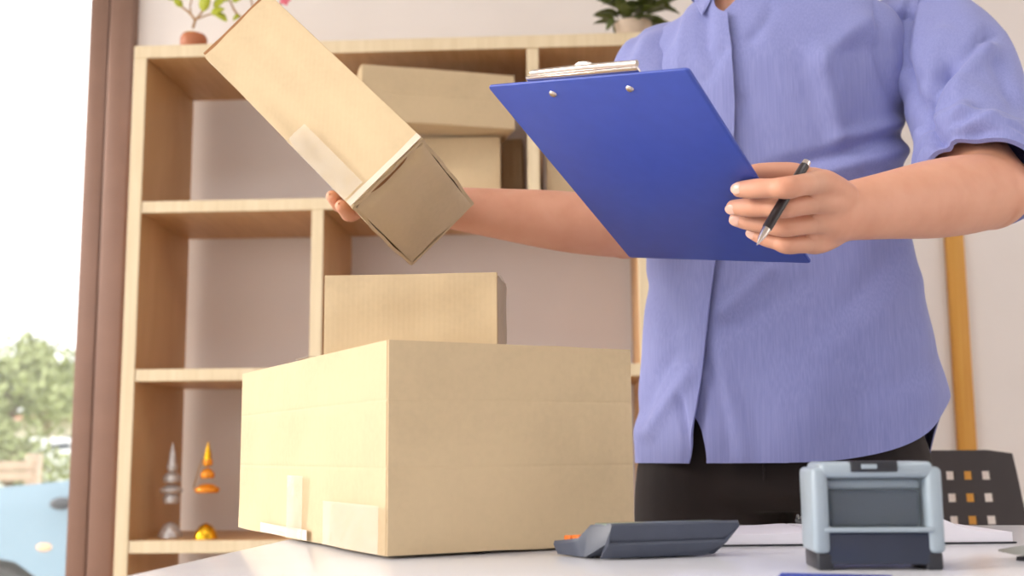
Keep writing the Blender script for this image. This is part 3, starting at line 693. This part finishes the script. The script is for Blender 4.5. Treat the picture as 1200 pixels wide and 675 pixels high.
# ================================================================== CLIPBOARD AND PEN
cx = cb[1]-cb[0]; cw = np.linalg.norm(cx); cx /= cw; cy = cb[0]-cb[3]; chh = np.linalg.norm(cy); cy /= chh; cc_ = cb.mean(0)
CR = np.column_stack([cx, cy, cn])
def cl(v): return np.asarray(v)@CR.T+cc_
clip = thing('clipboard', cc_, 'blue clipboard held with its plain back towards the viewer', 'clipboard')
def rrect(w, h, r, n=6):
    P = []
    for sx, sy, a0 in ((1, 1, 0), (-1, 1, 90), (-1, -1, 180), (1, -1, 270)):
        for k in range(n+1): a = math.radians(a0+90*k/n); P.append((sx*(w/2-r)+r*math.cos(a), sy*(h/2-r)+r*math.sin(a)))
    return np.array(P)
rp = rrect(cw, chh, .004); obj('board', cl(loft([np.column_stack([rp*s, np.full(len(rp), z)]) for s, z in ((.995, -.0002), (1, .0006), (1, .0024), (.995, .0032))])[0]), loft([np.column_stack([rp, rp[:, 0]*0])]*4)[1], M['board'], clip, sharp=50)
v, f = box((-.095, -.145, .0033), (.100, .122, .0055)); obj('paper', cl(v), f, M['paper'], clip, smooth=False)
v, f = box((-.066, chh/2-.030, .0034), (.062, chh/2+.004, .0062), .0012); hd1 = obj('clip_plate', cl(v), f, M['chrome'], clip)
v, f = tube([(-.060, chh/2+.004, .009), (.0, chh/2+.0045, .0095), (.060, chh/2+.004, .009)], .0032, 12, 3, ref=(0, 0, 1)); obj('clip_bar', cl(v), f, M['chrome'], clip)
v, f = tube([(-.012, chh/2-.006, .009), (-.009, chh/2+.004, .0125), (.0, chh/2+.006, .0135), (.009, chh/2+.004, .0125), (.012, chh/2-.006, .009)], .0020, 8, 4); obj('clip_lever', cl(v), f, M['chrome'], clip)
nm_ = (CR.T@(ray(648, 111)))
for px, py in ((648, 110), (738, 104)):
    d = ray(px, py); q = CAM+d*(((cc_-CAM)@cn)/(d@cn)); l = CR.T@(q-cc_)
    v, f = lathe([(.0005, -.0022), (.0025, -.0020), (.0040, -.0010), (.0044, .0002), (.001, .0002)], 18, (l[0], l[1], 0)); obj('rivet', cl(v), f, M['chrome'], clip)
pa_, pb_ = P3(946, 189, 1.116), P3(887, 287, 1.083)
pd = (pb_-pa_); pl_ = np.linalg.norm(pd); pd /= pl_; uu_ = np.cross(pd, [0, 1, 0]); uu_ /= np.linalg.norm(uu_); ww_ = np.cross(pd, uu_); PR = np.column_stack([uu_, ww_, pd])
pen = thing('pen', (pa_+pb_)/2, 'black ballpoint pen with a silver tip between the fingers', 'pen')
def pp(prof): v, f = lathe(prof, 18); return v@PR.T+pa_, f
obj('barrel', *pp([(.0030, .003), (.0046, .006), (.0049, .03), (.0049, pl_*.80), (.0042, pl_*.82)]), M['pen'], pen)
obj('tip', *pp([(.0044, pl_*.80), (.0042, pl_*.84), (.0030, pl_*.92), (.0013, pl_*.97), (.0005, pl_)]), M['chrome'], pen)
obj('cap_ring', *pp([(.0020, .0), (.0042, .001), (.0044, .004), (.0044, .007), (.004, .008)]), M['chrome'], pen)
v, f = box((-.0012, -.0078, .004), (.0012, -.0062, .034), .0005); obj('pocket_clip', v@PR.T+pa_, f, M['pen'], pen)

# ================================================================== DESK THINGS
# calculator: display end towards the viewer, key deck running back to the left
cn0 = atZ(703, 657, TZ); cr0 = atZ(828, 652, TZ); exk = (cr0-cn0)/np.linalg.norm(cr0-cn0); eyk = np.array([-exk[1], exk[0], 0]); 
eyk = rotz(math.radians(14))@eyk; 
KR = np.column_stack([exk, eyk, [0, 0, 1]])
calc = thing('calculator', cn0+exk*.06+eyk*.05, 'dark slate desk calculator beside the large box, seen from its raised display end', 'calculator')
def kc(v): return np.asarray(v)@KR.T+cn0
WK = .094; LK = .060
def kring(y, z0, z1, e0, e1_): # cross-section across the width at depth y: bottom narrower than top
    return [(0-e0[0], y, z0), (WK+e0[1], y, z0), (WK+e1_[1], y, z1-.003), (WK+e1_[1]-.001, y, z1), (-e1_[0]+.001, y, z1), (-e1_[0], y, z1-.003)]
prof = [(0.000, .0015, .0050, (0, 0), (-.002, .010)), (-.006, .012, .0275, (-.004, .018), (-.006, .030)), (-.005, .014, .0295, (-.004, .018), (-.006, .0305)), (.020, .0015, .0275, (0, .004), (-.004, .028)), (.028, .0012, .0165, (0, .004), (.002, .022)), (.038, .0012, .0150, (0, .004), (.004, .018)), (LK, .0012, .0125, (0, .002), (.004, .012)), (LK+.003, .004, .0105, (-.002, 0), (0, .008))]
rings = [kring(y, a, b, c, d) for y, a, b, c, d in prof]
v, f = loft(rings); obj('case', kc(v), f, M['navy'], calc, sharp=28)
v, f = box((.006, .000, .0272), (WK+.020, .016, .0292), .0008); obj('display', kc(v), f, M['lcd'], calc)
for r in range(2):
    for c in range(5):
        x = .004+c*.0205; y = .036+r*.0120; z = .0158-r*.001
        v, f = box((x, y, z-.003), (x+.015, y+.0095, z+.0022), .001); obj('key', kc(v), f, M['orange'] if (c == 0 and r >= 0) else M['key'], calc)
for x in (.01, WK-.01):
    v, f = lathe([(.001, 0), (.0035, 0), (.0035, .002), (.001, .002)], 12, (x, .03, 0)); obj('rubber_foot', kc(v), f, M['seal'], calc)

# stamp
sY = .875; a = atY(953, 600, sY); b = atY(1107, 600, sY); sw = b[0]-a[0]; s0 = np.array([a[0], sY, TZ]); sh_ = atY(1030, 541, sY)[2]-TZ
stp = thing('self_inking_stamp', s0+[sw/2, .025, 0], 'self-inking stamp with smoky clear cover and black base at the front of the desk', 'stamp')
def sb(lo, hi, bev, nm, mt, par=stp): v, f = box(np.array(lo), np.array(hi), bev, 3); return obj(nm, v+s0, f, mt, par)
SD = .05
for x in (0, sw-.012): sb((x, 0, .012), (x+.012, SD, sh_-.004), .004, 'side_frame', M['frost'])
sb((.006, .0, sh_-.012), (sw-.006, SD, sh_), .004, 'top_cap', M['frost'])
sb((.010, .004, .030), (sw-.010, .007, sh_-.010), .001, 'cover', M['clear'])
sb((.014, .009, .030), (sw-.014, SD-.006, sh_*.74), .004, 'ink_body', M['ink'])
sb((.013, .012, sh_*.74), (sw-.013, SD-.008, sh_-.013), .003, 'label_holder', M['frost'])
sb((.008, -.001, .0275), (sw-.008, .006, .0310), .001, 'ledge', M['frost'])
sb((.010, .002, .004), (sw-.010, SD-.002, .0275), .002, 'base', M['ink'])
for x in (.002, sw-.014): sb((x, .002, 0), (x+.012, SD-.002, .013), .002, 'foot', M['dark'])
sb((sw*.30, -.0015, sh_-.0075), (sw*.66, .012, sh_+.0006), .001, 'label_slot', M['dark'])
sb((sw*.38, -.0022, sh_-.0052), (sw*.50, -.001, sh_-.0018), .0004, 'label_mark', M['frost'])
sb((sw-.001, .012, .050), (sw+.0035, .032, sh_-.006), .0012, 'side_catch', M['dark'])
sb((sw-.001, .014, .032), (sw+.003, .028, .048), .0012, 'side_button', M['frost'])

# notebook, clipped papers behind the stamp
q0 = atZ(835, 641, TZ); q1 = atZ(1192, 637, TZ); nx = (q1-q0)/np.linalg.norm(q1-q0); nw = np.linalg.norm(q1-q0); ny = np.array([-nx[1], nx[0], 0]); NR = np.column_stack([nx, ny, [0, 0, 1]])
nb = thing('notebook', q0+nx*nw/2+ny*.06, 'open white paper pad with a dark cover lying behind the stamp', 'notebook')
def nbp(nm, lo, hi, bev, mt): v, f = box(np.array(lo), np.array(hi), bev); return obj(nm, v@NR.T+q0, f, mt, nb, sharp=30)
nd = .13
nbp('cover', (0, 0, .0003), (nw, nd, .0018), .0004, M['dark'])
for k, (x0, x1) in enumerate(((.003, nw*.36), (nw*.37, nw-.003))):
    n = 40; V = []
    for s in (0, 1):
        for i in range(n):
            u = i/(n-1); x = x0+(x1-x0)*u; z = .0105+.015*math.exp(-((x-nw*.72)/.028)**2)*k+.002*math.exp(-((x-nw*.36)/.03)**2)
            for y in (.002, nd-.002): V.append((x, y, z if s else .0018))
    m = n*2; Fc = []
    for i in range(n-1): a = i*2; Fc += [[a, a+2, a+3, a+1], [a+m, a+1+m, a+3+m, a+2+m], [a, a+m, a+2+m, a+2], [a+1, a+3, a+3+m, a+1+m]]
    Fc += [[0, 1, 1+m, m], [m-2, 2*m-2, 2*m-1, m-1]]
    obj('pages', np.array(V)@NR.T+q0, Fc, M['paper'], nb, sharp=40)
a, b = P3(935, 610, 1.27), P3(972, 628, 1.21)
sp = [obj('spiral_ring', *tube([a+(b-a)*t+np.array([0, math.cos(w)*.006, math.sin(w)*.006]) for w in np.linspace(0, 2*math.pi, 11)], .0010, 6, 2), M['mouse'], nb) for t in np.linspace(0, 1, 9)]
obj('spiral_core', *tube([a, (a+b)/2, b], .0035, 10, 2), M['dark'], nb)
# grey thing at the right edge, blue card in front
c = atZ(1196, 656, TZ); d = atZ(1290, 662, TZ)
ms = thing('stapler', (c+d)/2, 'thin grey metal object lying at the right edge of the desk', 'stapler')
ex_ = (d-c)/np.linalg.norm(d-c); ey_ = np.array([-ex_[1], ex_[0], 0]); SR = np.column_stack([ex_, ey_, [0, 0, 1]])
def lf(nm, pts, mt): v, f = loft([[(x, -w, z0), (x, w, z0), (x, w*.8, z1), (x, -w*.8, z1)] for x, w, z0, z1 in pts]); obj(nm, v@SR.T+c, f, mt, ms, sharp=30)
lf('base', [(0, .008, 0, .003), (.02, .016, 0, .0045), (.09, .016, 0, .005)], M['dark'])
lf('arm', [(-.016, .004, .006, .0075), (.0, .010, .0045, .011), (.03, .015, .0055, .016), (.09, .015, .006, .022)], M['mouse'])
c = atZ(915, 674.5, TZ); e = atZ(1010, 678, TZ)
v, f = box((0, -.09, .0003), (.075, 0, .0022), .0006); obj_b = obj('blue_card', v@rotz(math.atan2((e-c)[1], (e-c)[0])+.12).T+c, f, M['blue_card']); tag(obj_b, 'blue card lying on the desk in front of the stamp', 'card')

# ================================================================== CHAIR
YC = 2.02
ch = thing('chair', (.56, YC+.2, 0), 'black plastic chair with square holes in its back behind the desk', 'chair')
tr = atY(1186, 527, YC); rr_ = atY(1204, 620, YC)
hx0 = [atY(x, 557, YC)[0] for x in (1132, 1153)]; pitch = hx0[1]-hx0[0]; hz0 = [atY(1135, y, YC)[2] for y in (557, 583, 609)]; pz = (hz0[0]-hz0[2])/2
xs = [hx0[1]-k*pitch for k in range(12)][::-1]; hs = .0070
ztop = tr[2]; nrow = 7; zr = [hz0[0]-k*pz for k in range(nrow)][::-1]
xe = sorted([x-hs for x in xs]+[x+hs for x in xs]); ze = sorted([z-hs for z in zr]+[z+hs for z in zr])
mrg = tr[0]-xs[-1]; gx = np.array([xs[0]-mrg]+xe+[tr[0]]); gz = np.array([zr[0]-.05]+ze+[ztop])
bm = bmesh.new(); vv = {}
cxm = (gx[0]+gx[-1])/2
def cv(i, j, s):
    if (i, j, s) not in vv:
        x, z = gx[i], gz[j]; k = (x-cxm)/(gx[-1]-cxm); wid = 1+.10*(ztop-z)/.2*abs(k)**4
        rnd = -.006*max(0, abs(k)-.9)/.1 if j == len(gz)-1 else 0
        vv[i, j, s] = bm.verts.new((cxm+(x-cxm)*wid, YC+.012*(1-k*k)*-1+(ztop-z)*-.10+s*.007, z+rnd))
    return vv[i, j, s]
hole = lambda i, j: i % 2 == 1 and j % 2 == 1 and 0 < i < len(gx)-2 and 0 < j < len(gz)-2
for i in range(len(gx)-1):
    for j in range(len(gz)-1):
        if hole(i, j): continue
        q = [(i, j), (i+1, j), (i+1, j+1), (i, j+1)]
        bm.faces.new([cv(a, b, 0) for a, b in q]); bm.faces.new([cv(a, b, 1) for a, b in q[::-1]])
        for (a, b), (di, dj) in zip(zip(q, q[1:]+q[:1]), ((0, -1), (1, 0), (0, 1), (-1, 0))):
            ni, nj = i+di, j+dj
            if not (0 <= ni < len(gx)-1 and 0 <= nj < len(gz)-1) or hole(ni, nj):
                bm.faces.new([cv(*b, 0), cv(*a, 0), cv(*a, 1), cv(*b, 1)])
bm.verts.index_update(); bm.faces.ensure_lookup_table()
V = [v.co[:] for v in bm.verts]; Fc = [[v.index for v in f.verts] for f in bm.faces]; bm.free()
obj('backrest', V, Fc, M['chair'], ch, sharp=30)
cxw = (gx[-1]-gx[0])/2
v, f = box((cxm-cxw, YC-.03, .43), (cxm+cxw, YC+.38, .46), .012, 3); obj('seat', v, f, M['chair'], ch)
for s in (-1, 1):
    obj('leg', *tube([(cxm+s*(cxw-.03), YC+.34, .435), (cxm+s*(cxw), YC+.38, .0)], .011, 12, 4), M['steel'], ch)
    obj('leg', *tube([(cxm+s*(cxw-.02), YC-.02, .0+.60), (cxm+s*(cxw-.02), YC-.015, .44), (cxm+s*(cxw), YC-.06, 0)], .011, 12, 4), M['steel'], ch)

# ================================================================== SHELF ORNAMENTS
zo = .640+TH/2
def ornament(c, H, base_mat, body_mat, label, tiers, stem_r=.0032):
    o = thing('tree_ornament', c, label, 'ornament', 'tree ornaments on the shelf'); c = np.asarray(c)
    obj('base', *lathe([(.002, 0), (.026, 0), (.026, .006), (.022, .016), (.014, .028), (.004, .033), (.001, .034)], 24, c), base_mat, o)
    obj('stem', *tube([c+[0, 0, .03], c+[0, 0, H*.75], c+[0, 0, H*.9]], [stem_r, stem_r*.9, .0015], 8, 2), M['stem'] if base_mat is M['gold'] else M['silver_stem'], o)
    for z, r, h in tiers: obj('tier', *lathe([(.003, 0), (r*.85, .000), (r, .006), (r*.96, h*.5), (r*.5, h*.9), (.002, h)], 20, c+[0, 0, z]), body_mat, o)
    obj('spire', *lathe([(.003, 0), (.010, .004), (.007, .03), (.0006, H*.26)], 16, c+[0, 0, H*.74]), base_mat, o)
    return o
c = atY(241, 630, 2.56); c[2] = zo
og = ornament(c, .212, M['gold'], M['amber'], 'gold and amber tree ornament with three tiers on the shelf', [(.100, .028, .020), (.132, .016, .022), (.160, .011, .020)])
ap = c+[0, 0, .205]
obj('chain', *tube([ap, c+[-.014, -.01, .16], c+[-.027, -.012, .110]], .0011, 6, 3), M['stem'], og)
c = atY(199, 629, 2.60); c[2] = zo
ornament(c, .212, M['silver'], M['silver'], 'silver tree ornament near the shelf side', [(.075, .018, .03), (.098, .026, .020), (.122, .020, .025), (.148, .012, .026)], .0062)

# ================================================================== PLANTS ON TOP OF THE SHELF
ztp = 1.772
def leaf_mesh(L, W, curl=.25):
    V = []; n = 6
    for i in range(n+1):
        t = i/n; w = W*math.sin(math.pi*t**.8)**.8*.5+.0004; z = -curl*L*t*t
        V += [(-w, L*t, z+.15*w), (0, L*t, z), (w, L*t, z+.15*w)]
    m = len(V); V2 = [(x, y, z-.0006) for x, y, z in V]; Fc = []
    for i in range(n):
        a = i*3
        for k in (0, 1): Fc += [[a+k, a+k+1, a+k+4, a+k+3], [a+k+m, a+k+3+m, a+k+4+m, a+k+1+m]]
        Fc += [[a, a+3, a+3+m, a+m], [a+2, a+2+m, a+5+m, a+5]]
    return np.array(V+V2), Fc
def put_leaf(me_cache, key, mat, parent, at, d, up=(0, 0, 1), L=.05, W=.02, curl=.25, nm='leaf'):
    if key not in me_cache:
        o = obj(nm, *leaf_mesh(L, W, curl), mat, parent, sharp=None, origin=(0, 0, 0)); me_cache[key] = o.data
    else: o = bpy.data.objects.new(nm, me_cache[key]); COL.objects.link(o); o.parent = parent
    d = Vector(d).normalized(); u = Vector(up); x = d.cross(u).normalized(); u = x.cross(d)
    o.matrix_local = Matrix.Translation(Vector(np.asarray(at)-wloc(parent))) @ Matrix((x, d, u)).transposed().to_4x4()
    return o
LC = {}
c = atY(227, 50, 2.535); c[2] = ztp
pl1 = thing('potted_plant', c, 'small twiggy plant with yellow-green leaves in a round brown pot', 'plant', 'plants on the bookshelf')
obj('pot', *lathe([(.002, 0), (.028, 0), (.031, .010), (.031, .026), (.027, .034), (.022, .035), (.002, .033)], 28, c), M['pot_brown'], pl1)
obj('moss', *ellip(c+[-.004, 0, .034], (.024, .022, .008), 18, 10), M['moss'], pl1)
def br(pts, Y, r, par): obj('branch', *tube([atY(x, y, Y) for x, y in pts], r, 8, 4), M['stem'], par)
br([(226, 33), (228, 24), (222, 15), (206, 2), (196, -14)], 2.535, [.0032, .003, .0025, .002, .0014], pl1)
br([(228, 25), (236, 15), (244, 2), (250, -14)], 2.535, [.003, .0025, .002, .0014], pl1)
br([(232, 22), (242, 18), (250, 17), (262, 24)], 2.535, [.002, .002, .0016, .0012], pl1)
br([(224, 18), (223, 6), (228, -10)], 2.535, [.002, .0018, .0012], pl1)
for x, y, dx, dy, L in [(238, 14, .25, 1, .05), (242, 0, .2, 1, .05), (243, 6, -.3, 1, .04), (247, 16, .9, .3, .035), (252, 12, .5, -.6, .030), (250, 8, .9, .6, .035), (257, 16, .7, -.7, .028), (205, 0, -.6, .6, .04), (214, 8, -.7, .7, .03), (228, -6, .3, .9, .04), (248, -8, .5, .8, .04)]:
    put_leaf(LC, 'y%d' % int(L*1000), M['leaf_y'], pl1, atY(x, y, 2.53), (dx, -.35, dy), (0, -1, .2), L, L*.55)
c2 = atY(300, 47, 2.54); c2[2] = ztp
pl2 = thing('potted_plant', c2, 'second leafy plant with a pink bloom behind the raised carton', 'plant', 'plants on the bookshelf')
obj('pot', *lathe([(.002, 0), (.022, 0), (.030, .04), (.031, .045), (.026, .045), (.002, .040)], 28, c2), M['pot_brown'], pl2)
def br2(pts, r): obj('branch', *tube([atY(x, y, 2.54) for x, y in pts], r, 8, 4), M['stem'], pl2)
br2([(300, 26), (285, 22), (276, 14), (270, 2), (264, -14)], [.003, .003, .0026, .002, .0015])
br2([(300, 26), (296, 8), (292, -12)], [.003, .002, .0015]); br2([(300, 26), (318, 12), (333, 2)], [.003, .002, .0014])
for x, y, dx, dy, L in [(269, 0, -.9, .3, .04), (272, 2, .9, .5, .035), (266, -8, -.5, .6, .04), (294, -4, -.8, .6, .04), (293, -6, .7, .8, .04), (280, 17, -.5, -.6, .02)]:
    put_leaf(LC, 'y%d' % int(L*1000), M['leaf_y'], pl2, atY(x, y, 2.535), (dx, -.35, dy), (0, -1, .2), L, L*.55)
fc = atY(334, 0, 2.53)
for k in range(5):
    w = k*1.2566; put_leaf(LC, 'petal', M['petal'], pl2, fc, (math.cos(w), -.3, math.sin(w)), (0, -1, 0), .014, .012, nm='petal')
c3 = atY(742, 40, 2.55); c3[2] = ztp
pl3 = thing('potted_plant', c3, 'bushy dark green plant in a cream pot on the bookshelf beside the shoulder', 'plant', 'plants on the bookshelf')
obj('pot', *lathe([(.002, 0), (.030, 0), (.038, .016), (.042, .032), (.043, .038), (.036, .039), (.002, .034)], 28, c3), M['pot_cream'], pl3)
obj('soil', *ellip(c3+[0, 0, .035], (.034, .034, .007), 18, 8), M['bark'], pl3)
for k in range(46):
    w = rng.uniform(0, 2*math.pi); e = rng.uniform(-.15, .9); rr = rng.uniform(.01, .05)
    put_leaf(LC, 'd%d' % (k % 3), M['leaf_d'], pl3, c3+[math.cos(w)*rr, math.sin(w)*rr, .040+rng.uniform(0, .05)], (math.cos(w), math.sin(w), e), (0, 0, 1), (.06, .07, .05)[k % 3], (.034, .038, .03)[k % 3], .35)
put_leaf(LC, 'dl', M['leaf_d'], pl3, c3+[-.045, -.03, .045], (-.6, -.2, -1), (0, -1, .2), .035, .014)

# ================================================================== CAR OUTSIDE
def car(org, R, paint, label, detail=True):
    o = thing('car', org, label, 'car'); org = np.asarray(org)
    tr_ = lambda v: np.asarray(v)@np.asarray(R).T+org
    # side outline (x along, z up) lofted across the width with tumblehome
    top = [(-2.05, .45), (-2.02, .70), (-1.9, .86), (-1.3, .97), (-.95, 1.0), (-.35, 1.40), (.25, 1.47), (1.1, 1.42), (1.75, 1.02), (1.98, .95), (2.03, .6), (2.0, .40)]
    def hull(half, zsq, inset):
        pts = [(x*(1-inset*.03), z if z < 1.02 else 1.02+(z-1.02)*zsq) for x, z in top]; return [(x, half, z) for x, z in pts]
    bot = [(2.0, .22), (1.62, .22)] + [(1.28+.36*math.cos(a), .30+.36*math.sin(a)) for a in np.linspace(.0, math.pi, 9)] + [(.9, .20), (-.95, .20)] + [(-1.30+.36*math.cos(a), .30+.36*math.sin(a)) for a in np.linspace(0, math.pi, 9)] + [(-1.68, .22), (-2.03, .25)]
    rings = []
    for y, hs_, k in ((-.86, .0, 1.0), (-.84, 0.35, .99), (-.70, .97, 1.0), (-.4, 1, 1.005), (.4, 1, 1.005), (.70, .97, 1.0), (.84, .35, .99), (.86, 0, 1.0)):
        r_ = []
        for x, z in top: r_.append((x*k, y, z if z <= 1.0 else 1.0+(z-1.0)*hs_))
        for x, z in bot: r_.append((x, y, z))
        rings.append(r_)
    v, f = loft(rings); obj('body', tr_(v), f, paint, o, sharp=35)
    for s in (-1, 1):
        for x in (1.28, -1.30):
            v, f = lathe([(.12, -.09), (.22, -.10), (.30, -.09), (.315, -.05), (.315, .05), (.30, .09), (.22, .10), (.12, .09)], 32); v = v@np.array([[1, 0, 0], [0, 0, 1], [0, 1, 0]]).T
            w_ = obj('tyre', tr_(v+[x, s*.76, .315]), f, M['tyre'], o)
            v, f = lathe([(.01, 0), (.05, .012), (.19, .0), (.205, -.02), (.205, -.05), (.01, -.05)], 24); v = v@np.array([[1, 0, 0], [0, 0, s], [0, 1, 0]]).T
            obj('hubcap', tr_(v+[x, s*.865, .315]), f, M['steel'], o)
        v, f = loft([[(x, s*y, z) for x, z, y in ((-.85, 1.02, .852), (-.36, 1.33, .775), (.30, 1.38, .765), (.30, 1.02, .852))], [(x, s*(y+.006), z) for x, z, y in ((-.82, 1.03, .85), (-.35, 1.32, .775), (.28, 1.37, .765), (.28, 1.03, .85))]]); obj('side_window', tr_(v), f, M['carglass'], o, smooth=False)
        v, f = loft([[(x, s*y, z) for x, z, y in ((.36, 1.02, .852), (.36, 1.38, .765), (1.05, 1.35, .77), (1.5, 1.04, .848))], [(x, s*(y+.006), z) for x, z, y in ((.38, 1.03, .85), (.38, 1.37, .765), (1.04, 1.34, .77), (1.46, 1.05, .848))]]); obj('side_window', tr_(v), f, M['carglass'], o, smooth=False)
        obj('mirror', *xf(ellip((-.93, s*.92, .90), (.05, .06, .03), 14, 10), R, org), M['dark'], o)
        obj('marker_lamp', *xf(ellip((-1.03, s*.858, .70), (.04, .010, .02), 14, 8), R, org), M['lampo'], o)
        obj('head_lamp', *xf(ellip((-1.93, s*.66, .72), (.10, .16, .08), 16, 10), R, org), M['frost'], o)
        obj('door_handle', *xf(box((-.02, s*.86-.012, .84), (.16, s*.86+.012, .87), .008), R, org), M['dark'], o)
    v, f = loft([[(-.94, -.66, 1.02), (-.94, .66, 1.02), (-.38, .60, 1.39), (-.38, -.60, 1.39)], [(-.97, -.66, 1.01), (-.97, .66, 1.01), (-.40, .60, 1.40), (-.40, -.60, 1.40)]]); obj('windscreen', tr_(v), f, M['carglass'], o, smooth=False)
    return o
wp = atY(-18, 690, 5.3); 
car((wp[0]+1.30, 5.3+.86, ZG), rotz(0), M['carpaint'], 'light blue car parked just outside the window')
q = atY(30, 524, 22); car((q[0], 22, ZG), rotz(math.radians(78)), M['white_paint'], 'white car parked far off under the trees')
# wooden fence and bollard beyond the car
fn = thing('wooden_fence', (atY(-20, 545, 13)[0], 13, ZG), 'low weathered wooden rail fence beyond the blue car', 'fence')
for px in (-20, 40):
    x = atY(px, 540, 13)[0]; zt_ = atY(px, 532, 13)[2]; obj('post', *box((x-.07, 12.93, ZG), (x+.07, 13.07, zt_), .01), M['fencewood'], fn)
xa, xb = atY(-25, 545, 13)[0], atY(43, 545, 13)[0]
for py in (546, 558): z = atY(0, py, 13)[2]; obj('rail', *box((xa, 12.90, z-.05), (xb, 12.93, z+.05), .008), M['fencewood'], fn)
# house
q = atY(60, 500, 34); zt_ = atY(60, 492, 34)[2]; zr_ = atY(60, 476, 34)[2]
hs_ = thing('house', (q[0], 34, ZG), 'small pale house with a red roof behind the trees', 'house')
obj('wall', *box((q[0]-1.6, 34, ZG), (q[0]+3, 38, zt_)), M['render'], hs_, smooth=False)
v = [(q[0]-1.9, 33.7, zt_), (q[0]+3.3, 33.7, zt_), (q[0]+3.3, 38.3, zt_), (q[0]-1.9, 38.3, zt_), (q[0]-1.5, 36, zr_), (q[0]+2.9, 36, zr_)]
obj('roof', v, [[0, 1, 5, 4], [2, 3, 4, 5], [1, 2, 5], [3, 0, 4], [0, 3, 2, 1]], M['roof'], hs_, smooth=False)
for dx in (-1.1, .4): obj('window', *box((q[0]+dx, 33.96, zt_-1.3), (q[0]+dx+.6, 34.02, zt_-.5), .01), M['carglass'], hs_)
# trees
def tree(px, pyt, Y, rad, label, seed):
    rg = np.random.default_rng(seed); tp_ = atY(px, pyt, Y); x = tp_[0]; H = tp_[2]-ZG
    o = thing('tree', (x, Y, ZG), label, 'tree', 'trees beyond the parking lot')
    tr0 = np.array([x, Y, ZG]); cen = np.array([x, Y, ZG+H-rad*.8])
    obj('trunk', *tube([tr0, tr0+[.1, 0, H*.3], cen], [.16, .13, .07], 10, 4), M['bark'], o)
    blobs = [cen+rg.normal(0, 1, 3)*[rad*.5, rad*.5, rad*.35] for _ in range(14)]
    n = 2600; V = []; Fc = []
    for k in range(n):
        b = blobs[k % 14]; d = rg.normal(0, 1, 3); d /= np.linalg.norm(d); pnt = b+d*rad*rg.uniform(.15, .48)
        a = rg.normal(0, 1, 3); a /= np.linalg.norm(a); c_ = np.cross(a, d); c_ /= np.linalg.norm(c_)+1e-6; s = rg.uniform(.07, .14)*rad/1.6
        i = len(V); V += [pnt+a*s, pnt+c_*s*.6, pnt-a*s, pnt-c_*s*.6]; Fc.append([i, i+1, i+2, i+3])
    fo = obj('foliage', V, Fc, M['tree'], o, smooth=False, recalc=False); fo['kind'] = 'stuff'
    for b in blobs[:5]: obj('branch', *tube([tr0+[0, 0, H*.45], (tr0+[0, 0, H*.55]+b)/2, b], [.07, .05, .02], 6, 3), M['bark'], o)
tree(14, 388, 25, 1.7, 'taller leafy tree at the left edge of the window view', 1)
tree(56, 402, 31, 1.6, 'rounded tree nearest the brown window post', 2)
tree(-160, 400, 27, 1.8, 'leafy tree mostly hidden beyond the left of the view', 3)
tree(80, 455, 44, 1.5, 'low bushy tree behind the window post', 4)
tree(8, 470, 17.5, .9, 'small low tree in front of the taller trees', 5)
